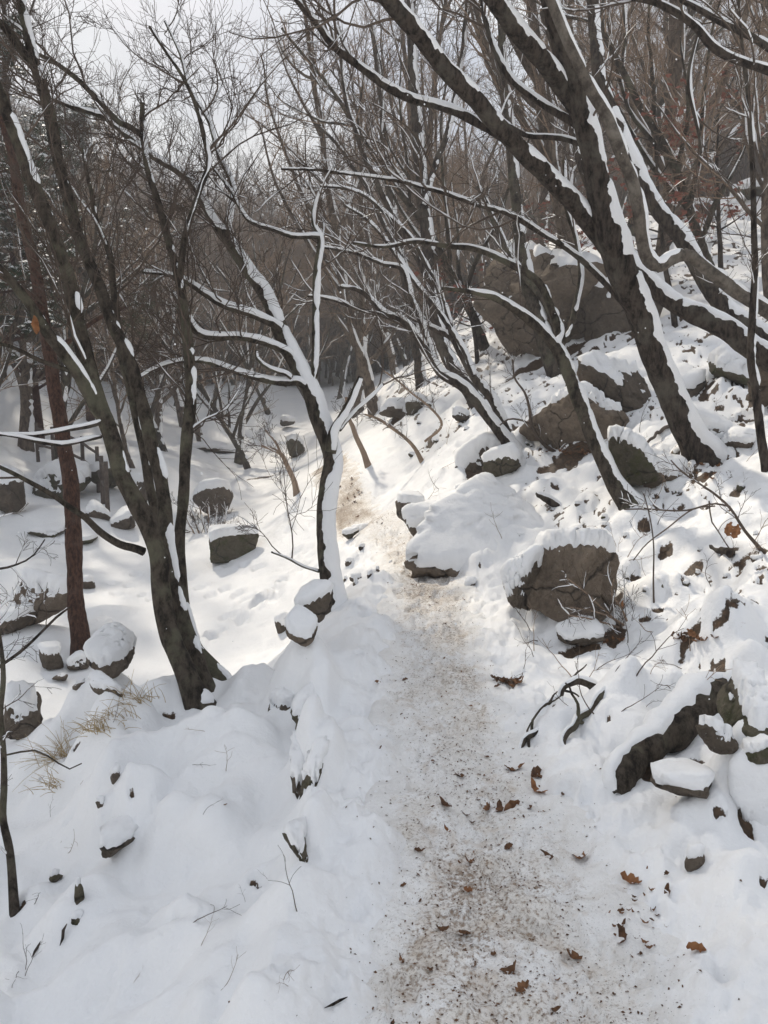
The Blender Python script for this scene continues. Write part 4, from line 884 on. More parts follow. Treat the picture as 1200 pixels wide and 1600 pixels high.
# red leaved maples on the upper right
def maple(px, py, d, w, h, seed, label, nleaf):
    rng = np.random.RandomState(seed); c = at(px, py, d); gx, gy = c[0] + .4, c[1]; z0 = gz(gx, gy); base = np.array([gx, gy, z0])
    Hh = max(1.5, c[2] - z0 + h * d / FPX * .6)
    P, R = grow(rng, np.array([[0, 0, -.2]]), np.array([[-.1, 0, 1.]]), np.array([Hh]), np.array([.05]), 16, .05, .03, .25)
    nb = 18; t = rng.uniform(.35, 1, nb); P1, R1 = sprout(rng, P, R, np.zeros(nb, int), t, rng.uniform(.9, 1.5, nb), w * d / FPX * rng.uniform(.7, 1.3, nb), 9, .07, .0, .5, .3, .004)
    tw, sn, tips = crown(rng, [(P1[i], R1[i]) for i in range(nb)], 4.0, .55, 4, 2, 0.0, .7, .2, .1, .0026, .006, (.2, -.2, 1), 6)
    o = thing('red_maple', label, 'maple tree', base, 'red leaved maples on the upper right slope')
    tk = Acc(); tk.add(tubes(P, R, 7)); tk.add(tubes(P1, R1, 5))
    link('trunk', tk.mesh('trunk'), M_BARK, o); link('crown', tw.mesh('crown'), M_TWIGB, o)
    p = tips[rng.uniform(size=len(tips)) < nleaf / len(tips)]
    s = rng.uniform(.045, .085, (len(p), 1)); a = unit(rng.normal(0, 1, p.shape) * np.array([1, 1, .35])) * s; b = unit(np.cross(a, rng.normal(0, .3, p.shape) + np.array([0, 0, 1.]))) * s * .7
    V = np.stack([p, p + a * .5 + b, p + a * 1.2 - np.array([0, 0, .012]), p + a * .5 - b], 1).reshape(-1, 3)
    link('leaves', make_mesh('leaves', V, np.arange(len(V)).reshape(-1, 4), None, False), M_RED, o)['kind'] = 'stuff'
maple(1030, 210, 11.5, 85, 50, 41, 'larger red leaved maple in the upper right background', 2200)
maple(1110, 180, 13.0, 80, 45, 44, 'red leaved maple behind the larger one near the right edge', 900)
maple(845, 330, 15.5, 50, 40, 42, 'red leaved maple seen between the forks of the biggest leaning tree', 800)
maple(715, 425, 14.5, 50, 35, 43, 'dull red maple left of the big outcrop', 900)
print('woods', round(time.time() - T0, 1))

# ------------------------------------------------------------------ rocks
import bmesh
def ico(n):
    bm = bmesh.new(); bmesh.ops.create_icosphere(bm, subdivisions=n, radius=1.0)
    V = np.array([v.co[:] for v in bm.verts]); T = np.array([[v.index for v in f.verts] for f in bm.faces]); bm.free(); return unit(V), T
ICO = {n: ico(n) for n in (3, 4, 5)}
def vnormals(V, T):
    fn = np.cross(V[T[:, 1]] - V[T[:, 0]], V[T[:, 2]] - V[T[:, 0]]); n = np.zeros_like(V)
    for k in range(3): np.add.at(n, T[:, k], fn)
    return unit(n)
def rock_shape(seed, sub, sx, sy, sz, round_=9, nf=13, rough=.10, rz=0.0, tilt=0.0, box=False):
    rng = np.random.RandomState(seed); D, T = ICO[sub]; nn = unit(rng.normal(0, 1, (nf, 3))); dd = rng.uniform(.72, 1.02, nf)
    if box:
        nn = unit(np.vstack([np.vstack([np.eye(3), -np.eye(3)]) + rng.normal(0, .19, (6, 3)), unit(rng.normal(0, 1, (6, 3)))])); dd = np.concatenate([rng.uniform(.70, .90, 6), rng.uniform(.95, 1.12, 6)])
    dots = np.maximum(D @ nn.T, 1e-3); rr = dd[None] / dots; r = (np.minimum(rr, 3) ** -round_).sum(1) ** (-1 / round_)
    o = rng.uniform(0, 50); q = D * r[:, None]
    r = r * (1 + rough * fbm(q[:, 0] * 2.2 + o, q[:, 1] * 2.2, q[:, 2] * 2.2, s=seed, o=4) + rough * .5 * fbm(q[:, 0] * 7 + o, q[:, 1] * 7, q[:, 2] * 7, s=seed + 1, o=2))
    cr2 = np.abs(fbm(q[:, 0] * 1.7 + o + 9, q[:, 1] * 1.7, q[:, 2] * 1.7, s=seed + 3, o=3)); r = r * (1 - (.10 if rough > .085 else 0) * (1 - sstep(cr2, 0, .10)))
    V = D * r[:, None] * np.array([sx, sy, sz]) / np.percentile(r, 85)
    c, s = math.cos(tilt), math.sin(tilt); V = np.stack([V[:, 0] * c + V[:, 2] * s, V[:, 1], -V[:, 0] * s + V[:, 2] * c], 1)
    c, s = math.cos(rz), math.sin(rz); V = np.stack([V[:, 0] * c - V[:, 1] * s, V[:, 0] * s + V[:, 1] * c, V[:, 2]], 1)
    return V, T
def cap_shape(V, T, seed, thick, thr, size):
    n = vnormals(V, T); A_ = n.copy()
    for _ in range(6 if len(V) > 5000 else 3):       # soften the normals so the snow lies in broad sheets
        acc = np.zeros_like(A_)
        for k in range(3):
            np.add.at(acc, T[:, k], A_[T].sum(1))
        A_ = unit(acc)
    f = 5.0 / size
    g = A_[:, 2] + .28 * fbm(V[:, 0] * f, V[:, 1] * f, V[:, 2] * f, s=seed + 5, o=3) + .06 * fbm(V[:, 0] * f * 4, V[:, 1] * f * 4, V[:, 2] * f * 4, s=seed + 6, o=2)
    thick = min(thick, .30 * size + .012); m = sstep(g, thr - .03, thr + .20)
    cap = V + np.outer(m * thick, [0, 0, 1]) + n * (m * thick * .35)[:, None] - n * ((1 - sstep(g, thr - .06, thr + .0)) * (.04 * size + .01))[:, None]
    return cap
def rock(px, py, w, h, d, label, mat=None, seed=0, sub=4, dep=.9, thick=.06, thr=.35, rz=0.0, tilt=0.0, name='boulder', cat='boulder', group=None, nf=13, round_=9, snow=True, rough=.11, sink=0, pitch=0, box=False):
    """rock whose outline in the photo is about (px +- w, py +- h), d metres away"""
    c = at(px, py, d); k = d / FPX; sx, sz = w * k, h * k; sy = sx * dep
    c = c + np.array([0, sy * .7, 0]) + np.array([sink * .6, sink, 0])
    k2 = 1 + sy * .7 / d; c = c * 1.0; sx *= k2; sz *= k2
    c[0] = c[0] * k2; c[2] = CAMZ + (c[2] - CAMZ) * k2
    V, T = rock_shape(seed, sub, sx, sy, sz, round_, nf, rough, rz, tilt, box)
    if pitch:
        cp, sp_ = math.cos(pitch), math.sin(pitch); V = np.stack([V[:, 0], V[:, 1] * cp - V[:, 2] * sp_, V[:, 1] * sp_ + V[:, 2] * cp], 1)
    o = thing(name, label, cat, c - np.array([0, 0, sz * .6]), group)
    off = np.array([0, 0, sz * .6])
    link('rock', make_mesh('rock', V + off, None, T), mat or M_ROCK, o)
    if snow:
        cap = cap_shape(V, T, seed, thick, thr, min(sx, sz)); link('snow_cap', make_mesh('snow_cap', cap + off, None, T), M_SNOW, o)
    return o
def D_(px, py): return hit(px, py)[1]
def edge_rock(i, label, mat, seed):
    p, w, hh = EDGE[i]; V, T = rock_shape(seed, 4, w, .16, hh * .62, 16, 9, .12, .15 * (seed % 5 - 2), .1)
    c = p + np.array([0, .13, hh * .42]); o = thing('boulder', label, 'boulder', c); link('rock', make_mesh('rock', V, None, T), mat, o)
    cap = cap_shape(V, T, seed, .04, .45, min(w, hh)); link('snow_cap', make_mesh('snow_cap', cap, None, T), M_SNOW, o)
edge_rock(0, 'reddish edge stone under a snow cushion on the valley side of the trail', M_ROCK, 500)
edge_rock(1, 'narrow edge stone next to the reddish one', M_ROCKG, 501)
edge_rock(2, 'olive edge stone with a bare face halfway down the trail side', M_ROCKG, 502)
edge_rock(3, 'slim dark edge stone above the olive one', M_ROCK, 503)
edge_rock(4, 'snow loaded edge stone showing only a dark rim', M_ROCKG, 504)
edge_rock(5, 'brown corner of rock under a hump in the lower left snow', M_ROCK, 505)
rock(474, 978, 28, 20, D_(478, 1000), 'wedge shaped stone under the crooked tree', M_ROCKT, 146, 4, 1.2, .06, .40, .2, .1, nf=12, round_=8, rough=.08)
rock(486, 948, 30, 22, D_(480, 985) + .3, 'snowed over stone left of the crooked trunk', M_ROCK, 147, 4, 1, .06, .15, .4, nf=14, round_=7, rough=.07)
d1 = D_(880, 992)
rock(898, 918, 74, 88, d1, 'brown blunt faced boulder standing right beside the trail bend', M_ROCKT, 1, 5, .95, .08, .66, .45, .22, round_=22, rough=.10, box=True)
rock(806, 915, 30, 66, d1 + .15, 'narrow snow plastered slab leaning on the left of the blunt boulder', M_ROCK, 2, 5, 1.3, .05, -.15, -.35, .12, nf=10, name='rock_slab', cat='rock slab')
rock(905, 998, 40, 14, d1 - .2, 'flat snow topped ledge at the foot of the blunt boulder', M_ROCK, 3, 4, .8, .05, .2, 0, 0, nf=12)
d2 = D_(735, 862)
rock(745, 810, 104, 46, d2 - .1, 'long snow sheeted slab across the trail bend', M_ROCKT, 4, 5, .8, .045, .22, .12, -.10, nf=9, round_=16, pitch=.42, name='rock_slab', cat='rock slab')
rock(665, 822, 50, 38, d2 + .1, 'left shoulder of rock under the long slab, wholly snowed over', M_ROCK, 5, 4, .9, .06, -.15, .2, 0, nf=10)
rock(638, 797, 26, 22, d2 + .5, 'square block with a bare front at the left end of the long slab', M_ROCK, 6, 4, 1.2, .06, .6, .3, 0, round_=22, rough=.06, box=True)
rock(724, 769, 15, 10, d2 + .3, 'snow capped cobble sitting on top of the long slab', M_ROCK, 7, 3, 1, .05, .2, name='stone', cat='stone')
rock(760, 764, 11, 8, d2 + .45, 'second smaller cobble on top of the long slab', M_ROCK, 8, 3, 1, .05, .2, name='stone', cat='stone')
d3 = D_(790, 745)
rock(787, 728, 34, 26, d3, 'dark snow topped rock just uphill of the long slab', M_ROCKG, 9, 4, 1, .10, .25, .4)
rock(755, 712, 30, 30, d3 + .5, 'earthy overhanging rock uphill and left of the dark one', M_ROCK, 10, 4, 1, .12, .2, .1)
d4 = D_(890, 715)
rock(905, 655, 62, 64, d4, 'large round bottomed boulder with dead leaves under it on the mid slope', M_ROCKT, 11, 5, 1.1, .06, .78, .5, .25, nf=11, round_=10)
rock(968, 640, 66, 66, d4 + .6, 'dark boulder leaning behind the round bottomed one', M_ROCK, 12, 5, 1.0, .07, .72, .2, -.3, nf=10, round_=12)
d5 = D_(1000, 785)
rock(985, 728, 36, 48, d5 + .2, 'boulder with a hanging snow brim behind the thin leaning tree', M_ROCKG, 13, 5, 1, .10, .25, .2, .2, nf=10)
rock(1030, 742, 46, 26, d5 + .1, 'rock with a curved bare underside below the biggest tree', M_ROCKT, 14, 5, 1, .10, .10, .3, .25, nf=10)
d6 = D_(870, 585)
rock(868, 498, 136, 108, d6 + .8, 'huge brown outcrop, largest rock on the slope', M_ROCKT, 15, 5, .8, .10, .80, .25, .1, nf=9, round_=16, rough=.13)
rock(965, 500, 60, 80, d6 + .4, 'dark block wedged against the right end of the huge outcrop', M_ROCK, 16, 5, .9, .12, .5, -.2, -.1, nf=9, round_=16)
rock(1140, 575, 38, 24, D_(1140, 600), 'mossy snow capped rock under the slanting trunk', M_ROCKG, 17, 4, 1, .10, .3)
rock(1205, 605, 30, 40, D_(1195, 650), 'pale rock half out of the right edge below the slanting trunk', M_ROCKT, 18, 4, 1, .12, .3)
rock(1110, 680, 45, 22, D_(1110, 700), 'low snow buried rock at the foot of the biggest tree', M_ROCK, 19, 4, 1, .14, .1)
rock(1160, 690, 30, 16, D_(1160, 705), 'low snow buried rock to the right of the biggest tree', M_ROCK, 20, 4, 1, .14, .15)
rock(1075, 610, 26, 16, D_(1075, 625), 'small snowy rock behind the biggest trunk', M_ROCK, 58, 3, 1, .1, .2)
d9 = D_(1150, 1195)
rock(1172, 1122, 58, 56, d9 + .05, 'mossy rounded rock in the near right bank', M_ROCKG, 21, 5, .9, .06, .72, .2, 0, nf=12, rough=.08)
rock(1128, 1162, 30, 20, d9 - .05, 'flat brown stone wedged under the mossy rock', M_ROCK, 22, 4, .9, .03, .75, .1)
rock(1190, 1180, 26, 18, d9 - .1, 'small mossy stone under the right side of the mossy rock', M_ROCKG, 23, 4, .9, .05, .5, .1)
rock(1072, 1222, 44, 26, D_(1070, 1250), 'snow topped rock in the hollow below the thick root', M_ROCK, 24, 4, 1, .07, .25, .2)
rock(1190, 1235, 46, 60, D_(1190, 1295) , 'bulging snowed over rock at the right edge', M_ROCK, 25, 5, 1, .08, -.25, .2, rough=.07)
rock(1093, 1345, 14, 20, D_(1093, 1360), 'small dark stone edge in the snow right of the trail', M_ROCK, 26, 3, .8, .03, .5, .3, .3, name='stone', cat='stone')
# valley side
dL = D_(340, 884)
rock(362, 856, 46, 30, dL, 'flat topped square block lying in the creek snow', M_ROCKG, 27, 5, .7, .10, .62, .5, .05, round_=26, rough=.06, box=True)
rock(335, 778, 30, 30, D_(335, 808), 'rounded snow crusted boulder behind the square block', M_ROCK, 128, 4, 1, .08, .45, nf=14, round_=7, rough=.07)
rock(180, 1022, 38, 36, D_(180, 1060), 'round boulder under a thick snow cushion beside the red pine', M_ROCK, 29, 5, .95, .10, .15, .2, 0, nf=14, round_=7)
rock(82, 1032, 20, 20, D_(82, 1050), 'cube of rock with a snowy front left of the red pine', M_ROCK, 30, 4, 1, .05, .3, .6, 0, round_=22, rough=.06, box=True)
rock(158, 1076, 22, 14, D_(158, 1088), 'slanting flat stone below the cushioned boulder', M_ROCK, 31, 4, 1, .06, .35, .1, .4)
rock(97, 1058, 11, 7, D_(97, 1066), 'small bare brown stone below the cube of rock', M_ROCK, 32, 3, 1, .02, .9, name='stone', cat='stone')
rock(120, 1074, 9, 6, D_(120, 1080), 'smaller bare stone in the valley snow, lowest of the pair', M_ROCK, 33, 3, 1, .02, .9, name='stone', cat='stone')
rock(120, 1038, 18, 12, D_(118, 1050), 'dark root stone at the foot of the red pine', M_ROCK, 34, 4, 1, .05, .4)
rock(60, 948, 40, 34, D_(60, 985), 'brown wedge boulder with a smooth flank on the far creek bank', M_ROCKT, 135, 5, 1, .10, .55, .4, -.2, nf=9, round_=14, rough=.06)
rock(8, 978, 28, 22, D_(10, 998), 'low brown rock at the left edge beside the wedge boulder', M_ROCK, 36, 4, 1, .10, .35)
rock(150, 985, 26, 16, D_(150, 1000), 'dark snow topped rock behind the red pine', M_ROCK, 37, 4, 1, .08, .25)
rock(137, 912, 12, 10, D_(137, 922), 'small angular stone sticking up on the creek flat', M_ROCK, 38, 3, 1, .06, .3, name='stone', cat='stone')
rock(105, 752, 48, 32, D_(105, 782), 'big dark boulder across the creek behind the red pine', M_ROCKG, 39, 5, .9, .12, .4, .3)
rock(165, 745, 30, 26, D_(165, 772), 'dark boulder to the right of the big one across the creek', M_ROCKG, 57, 4, .9, .12, .4, .1)
rock(15, 772, 28, 36, D_(15, 808), 'tall dark boulder at the left edge across the creek', M_ROCK, 40, 4, .9, .12, .45)
rock(75, 833, 28, 9, D_(75, 842), 'low flat ledge across the creek, left piece', M_ROCKG, 41, 4, 1, .09, .3, name='rock_ledge', cat='rock')
rock(120, 845, 32, 9, D_(120, 854), 'low flat ledge across the creek, right piece behind the red pine', M_ROCKG, 42, 4, 1, .09, .3, name='rock_ledge', cat='rock')
rock(150, 800, 20, 14, D_(150, 812), 'slanting stone slab across the creek near the handrail', M_ROCK, 43, 4, 1, .09, .35, .1, .4)
rock(215, 770, 18, 20, D_(215, 790), 'rock seen between the stems of the clump', M_ROCK, 44, 4, 1, .09, .4)
rock(190, 818, 24, 12, D_(190, 830), 'low snowy rock seen left of the second stem of the clump', M_ROCK, 59, 4, 1, .09, .3)
rock(30, 1132, 38, 32, D_(30, 1160), 'dark earthy stump like rock on the rim at the left edge', M_ROCK, 45, 4, 1, .05, .55)
rock(440, 975, 14, 14, D_(440, 990), 'small tilted stone slab at the creek side of the crooked tree', M_ROCK, 48, 3, 1, .05, .2, .1, .4)
rock(84, 1373, 9, 9, D_(84, 1380), 'tiny dark stone alone in the lower left snow', M_ROCKG, 54, 3, 1, .02, .7, name='stone', cat='stone')
rock(124, 1398, 9, 20, D_(124, 1415), 'thin upright sliver of rock in the lower left snow', M_ROCKG, 55, 3, 1, .03, .6, name='stone', cat='stone')
rock(122, 1436, 10, 8, D_(122, 1442), 'small flat stone below the upright sliver', M_ROCKG, 56, 3, 1, .02, .6, name='stone', cat='stone')
rock(180, 1216, 10, 12, D_(180, 1225), 'small stone under a snow ball on the upper left slope', M_ROCK, 61, 3, 1, .05, .2, name='stone', cat='stone')
rock(158, 1258, 9, 8, D_(158, 1264), 'small grey stone below the snow ball stone', M_ROCK, 62, 3, 1, .02, .6, name='stone', cat='stone')
rock(735, 915, 10, 8, D_(735, 920), 'small snow capped stone at the right lip of the trail bend', M_ROCK, 63, 3, 1, .04, .2, name='stone', cat='stone')
for i, (px, py, w, h, lb) in enumerate([(620,640,30,16,'mossy flat rock at the far end of the sunny bank'), (650,632,22,14,'mossy rock right of the flat one on the far bank'), (335,700,38,7,'long low log like ledge at the head of the creek'),
        (460,700,14,16,'small dark rock beside the creek head, behind the crooked tree'), (455,660,16,10,'dark rock on the far slope above the creek head'), (1050,300,30,16,'flat boulder high up among the red maples'),
        (1120,280,26,18,'square boulder high on the upper right slope'), (1180,300,26,14,'snow capped boulder at the right edge of the upper slope'), (1075,330,30,14,'snowy rock below the flat boulder of the upper slope'), (960,590,24,14,'small rock between the outcrop and the leaning giant'),
        (720,650,16,10,'small dark rock left of the sheaf of slim stems'), (545,835,12,8,'stone at the left lip of the trail bend'), (562,830,12,8,'stone next to it at the left lip of the trail bend')]):
    dd = D_(px, py + h); rock(px, py, w, h, dd, lb, M_ROCKG if i % 2 else M_ROCK, 80 + i, 4, 1, .07 * dd / 12, .35, i * .7)
# loose stones of the sunny slope: nothing tells them apart
rr_ = np.random.RandomState(19); k = 0
while k < 46:
    px = rr_.uniform(640, 1190); py = rr_.uniform(620, 960)
    if px < 760 and py > 740: continue
    p, d = hit(px, py); w = rr_.uniform(3.5, 9)
    rock(px, py, w, w * rr_.uniform(.5, .9), d, 'small dark stone poking out of the sunny right slope', M_ROCK if k % 2 else M_ROCKG, 200 + k, 3, 1, .02, rr_.uniform(.3, .8), rr_.uniform(0, 3), name='stone', cat='stone', group='small stones poking from the right slope'); k += 1
for i, (px, py) in enumerate([(548,830),(556,912),(600,880),(610,885),(578,900),(560,905),(540,908),(566,858),(548,880),(590,893)]):
    d = D_(px, py); rock(px, py, 5 + i % 3 * 2, 6, d, 'small dark stone along the left lip of the far trail', M_ROCK, 260 + i, 3, 1, .02, .6, i, name='stone', cat='stone', group='small stones on the far trail lip')
print('rocks', round(time.time() - T0, 1))

# ------------------------------------------------------------------ roots, logs, sticks
def wood_px(name, label, trace, d0, d1, mat, seed, snow_kw=None, cat=None, sides=10, lift=0.0, part='wood', forks=0):
    rng = np.random.RandomState(seed); P, R = stem_px(trace, d0, d1, .02, rng, .22, 1.01); P = P + (.3 if 'thick' in name else 1.0) * (np.stack([vnoise(np.arange(len(P)) * .35 + seed, np.zeros(len(P)) + k, s=14) for k in range(3)], 1) - .5) * .03; P = P + np.array([0, 0, lift])
    R[-1] *= .3; R[0] *= .3
    o = thing(name, label, cat or name.split('_')[-1], P[0])
    V, q = tubes(P[None], R[None], sides)
    nr = unit(V - np.repeat(P, sides, 0)); V = V + nr * (np.repeat(R, sides) * (.13 if 'thick' in name else .26) * fbm(V[:, 0] * 14, V[:, 1] * 14, V[:, 2] * 14, s=seed, o=2))[:, None]
    link(part, make_mesh(part, V - P[0], q), mat, o)
    if forks:
        Pk = P[np.linspace(0, len(P) - 1, 12).astype(int)][None]; Rk = R[np.linspace(0, len(P) - 1, 12).astype(int)][None]
        P1, R1 = sprout(rng, Pk, Rk, np.zeros(forks, int), rng.uniform(.1, .9, forks), rng.uniform(.5, 1.1, forks), rng.uniform(.08, .28, forks), 8, .22, -.10, .6, .35)
        for a in range(forks):
            V, q = tubes(P1[a:a + 1], R1[a:a + 1], 6); link('rootlet' if 'root' in name else 'side_twig', make_mesh('fork', V - P[0], q), mat, o)
    if snow_kw is not None:
        V, q = snow_strips(P[None], R[None], rng, **snow_kw); link('snow_cover', make_mesh('snow_cover', V - P[0], q), M_SNOW, o)
    return o
SR = dict(bias=(-.45, .25, .9), wide=.9, th=.2, thmax=.03, seg=9, gaps=.02)
dr = D_(975, 1238)
wood_px('thick_root', 'thick dark arched root ending beside the trail on the right', [(968,1242,44),(972,1215,52),(990,1185,56),(1020,1160,58),(1055,1135,62),(1085,1110,62),(1115,1088,56),(1150,1075,40)], dr, dr + .55, M_BARK2, 61, SR, cat='root')
dr = D_(815, 1172)
wood_px('thin_root', 'short hooked root lowest of the three beside the trail', [(812,1176,6),(820,1158,8),(832,1145,8),(845,1140,7),(858,1142,5)], dr, dr + .1, M_BARK2, 62, dict(SR, wide=.9), cat='root', part='root', forks=4, lift=-.012)
dr = D_(850, 1105)
wood_px('thin_root', 'arched root highest of the three beside the trail', [(842,1108,6),(855,1092,8),(872,1085,9),(878,1070,9),(890,1058,10),(908,1056,12),(922,1064,16),(930,1082,14)], dr, dr + .15, M_BARK2, 63, dict(SR, wide=1.0), cat='root', part='root', forks=4, lift=-.012)
dr = D_(882, 1168)
wood_px('thin_root', 'long curved root running down the snow between the other two', [(884,1174,7),(880,1155,8),(887,1138,9),(902,1120,10),(920,1102,11),(942,1080,12),(960,1068,8)], dr, dr + .3, M_BARK2, 64, dict(SR, wide=1.0), cat='root', part='root', forks=4, lift=-.012)
dr = D_(690, 840) - .15
wood_px('fallen_stick', 'long dead stick lying before the long slab', [(680,838,6),(705,838,7),(735,842,7),(760,850,6),(785,853,4)], dr, dr - .1, M_WOOD, 65, dict(SR, wide=.7, gaps=.5), cat='stick', lift=.03, forks=3)
wood_px('fallen_stick', 'second dead stick crossing the long one before the slab', [(712,830,4),(730,840,5),(752,848,5),(770,854,3)], dr + .05, dr - .2, M_WOOD, 66, dict(SR, wide=.6, gaps=.5), cat='stick', lift=.03, forks=3)
wood_px('fallen_stick', 'short stick pointing down towards the trail below the slab', [(718,866,4),(738,858,5),(756,850,4)], dr - .3, dr - .2, M_WOOD, 67, None, cat='stick', lift=.03, forks=3)
dr = D_(870, 790)
wood_px('fallen_log', 'snow covered dead log right of the long slab', [(838,772,8),(855,785,12),(880,797,13),(905,806,12),(925,805,8)], dr, dr, M_BARK, 68, dict(SR, wide=1.2), cat='log', lift=.02)
dr = D_(1115, 400)
wood_px('fallen_branch', 'snow white fallen branch on the upper right slope', [(1095,402,10),(1115,375,12),(1130,345,11),(1140,315,8),(1150,290,5)], dr, dr + .5, M_BARK, 69, dict(SR, bias=(-.2, -.8, .8), wide=1.5, th=.6, gaps=0), cat='branch')
wood_px('fallen_branch', 'fork of the white fallen branch pointing left', [(1120,372,9),(1095,378,8),(1075,388,6)], dr - .1, dr - .2, M_BARK, 70, dict(SR, bias=(-.2, -.8, .8), wide=1.5, th=.6, gaps=0), cat='branch')
for i, (tr, lb) in enumerate([([(88,1479,3),(98,1464,5),(110,1448,4)], 'straight dark stick standing out of the lower left snow'), ([(50,1504,3),(56,1490,4),(63,1474,3)], 'second straight stick lower down in the left snow'),
        ([(174,1546,2),(188,1557,3),(202,1563,2)], 'tiny forked twig in the snow at the bottom left'), ([(500,1572,3),(518,1566,4),(538,1560,3)], 'thin stick lying in the snow left of the trail'),
        ([(780,1175,4),(777,1165,4)], 'stub of a twig'), ([(735,815,4),(690,760,5),(720,725,5),(760,705,4)][2:], 'pale stick propped against the earthy rock'),
        ([(1005,875,3),(960,860,6),(870,855,5)][:0] or [(1105,856,6),(1130,865,9),(1148,873,14)], 'short broken branch stub pointing left on the right bank'), ([(1010,760,4),(985,790,6),(975,800,4)][:0] or [(805,735,4),(780,755,4)][:0] or [(1000,712,3),(1018,690,5),(1050,664,5)], 'pale stick leaning on the rock below the biggest tree')]):
    if lb.startswith('stub'): continue
    dd = D_(*tr[0][:2]); d2_ = D_(*tr[-1][:2])
    wood_px('stick', lb, tr, dd, d2_, M_WOOD if 'pale' in lb else M_BARK, 90 + i, None, cat='stick', lift=.015)
# buried log across the bottom of the trail
dr = D_(700, 1565)
wood_px('buried_log', 'half buried log edge crossing the trail at the very bottom', [(632,1551,5),(660,1556,8),(700,1566,10),(735,1580,12),(775,1600,12),(810,1625,10)], D_(632, 1551), D_(810, 1625), M_WOOD, 97, dict(SR, bias=(0, .6, .8), wide=.6, th=.1, thmax=.006, gaps=.4), cat='log', lift=-.004)

# ------------------------------------------------------------------ wooden handrail across the creek
f0 = np.array([at(55, 650, 19.0)[:2], at(105, 655, 18.0)[:2], at(150, 690, 16.5)[:2], at(165, 735, 15.0)[:2]])
fo = thing('handrail', 'low brown wooden handrail fence across the creek', 'fence', (f0[0][0], f0[0][1], gz(*f0[0])))
fp = []
for a, b in zip(f0[:-1], f0[1:]):
    for t in (0, .5): fp.append(a + (b - a) * t)
fp.append(f0[-1]); org = np.array(fo.location)
fz = [gz(*p) for p in fp]
for p, z in zip(fp, fz):
    q = np.array([[[p[0], p[1], z - .3], [p[0], p[1], z + .4], [p[0] + .01, p[1], z + .95]]]) - org
    V, Q = tubes(q, np.array([[.045, .045, .04]]), 8); link('post', make_mesh('post', V, Q), M_WOOD, fo)
for hgt in (.45, .82):
    for i in range(len(fp) - 1):
        q = np.array([[[*fp[i], fz[i] + hgt], [*((fp[i] + fp[i + 1]) / 2), (fz[i] + fz[i + 1]) / 2 + hgt - .01], [*fp[i + 1], fz[i + 1] + hgt]]]) - org
        V, Q = tubes(q, np.array([[.028, .03, .028]]), 7); link('rail', make_mesh('rail', V, Q), M_WOOD, fo)

# ------------------------------------------------------------------ dry grass
def grass(px, py, label, n, h, seed):
    rng = np.random.RandomState(seed); p, d = hit(px, py); K = 5
    b = np.column_stack([rng.normal(0, .05, n), rng.normal(0, .03, n), np.full(n, -.02)]); dr_ = unit(np.column_stack([rng.normal(-.35, .5, n), rng.normal(-.2, .4, n), np.full(n, .9)]))
    P, R = grow(rng, b, dr_, h * rng.uniform(.5, 1.2, n), np.full(n, .0022), K, .12, -.20, .4, .0008)
    V, q = tubes(P, R, 3); o = thing('dry_grass_tuft', label, 'grass', p, 'dry grass tufts on the valley rim'); link('blades', make_mesh('blades', V, q), M_GRASS, o)
grass(98, 1185, 'largest tuft of straw coloured dry grass on the valley rim', 70, .26, 1)
grass(92, 1225, 'thin hanging grass blades under the largest tuft', 30, .14, 2)
grass(165, 1135, 'low spread tuft of dry grass in the middle of the rim', 50, .12, 3)
grass(185, 1118, 'dry grass tuft just right of the low spread one', 30, .14, 5)
grass(213, 1092, 'upright dry grass tuft nearest the clump of trunks', 36, .17, 4)
grass(225, 1088, 'few short blades right of the upright grass tuft', 12, .12, 6)
grass(138, 1140, 'few dry blades left of the low spread tuft', 12, .12, 7)

# ------------------------------------------------------------------ small dead twigs poking out of the snow
TWV = []
for i in range(8):
    rng = np.random.RandomState(700 + i); P, R = grow(rng, np.zeros((1, 3)) - [[0, 0, .03]], np.array([[rng.normal(0, .5), rng.normal(0, .4), .8]]), np.array([1.0]), np.array([.011]), 9, .13, -.04, .35)
    P1, R1 = sprout(rng, P, R, np.zeros(4, int), rng.uniform(.3, .95, 4), rng.uniform(.5, 1.0, 4), rng.uniform(.2, .5, 4), 6, .15, 0, .7, .5, .004)
    a = Acc(); a.add(tubes(P, R, 5)); a.add(tubes(P1, R1, 3)); me = a.mesh('twig'); me.materials.append(M_TWIG if i % 2 else M_TWIGB); TWV.append(me)
rt = np.random.RandomState(55)
for k in range(110):
    if k < 84: px, py = rt.uniform(640, 1195), rt.uniform(640, 1120)
    else: px, py = rt.uniform(20, 480), rt.uniform(1120, 1560)
    if k < 84 and px < 780 and py > 860: px += 200
    p, d = hit(px, py); o = bpy.data.objects.new('dead_twig', TWV[rt.randint(8)]); COL.objects.link(o); o.location = p
    o.scale = (rt.uniform(.10, .34) * (1.0 if k < 84 else .5),) * 3; o.rotation_euler = (rt.normal(0, .5), rt.normal(0, .5), rt.uniform(0, 6.28))
    if k < 84: tag(o, 'small dead twig poking out of the snow of the right slope', 'twig', 'dead twigs on the right slope')
    else: tag(o, 'tiny dead twig poking out of the snow left of the trail', 'twig', 'dead twigs left of the trail')

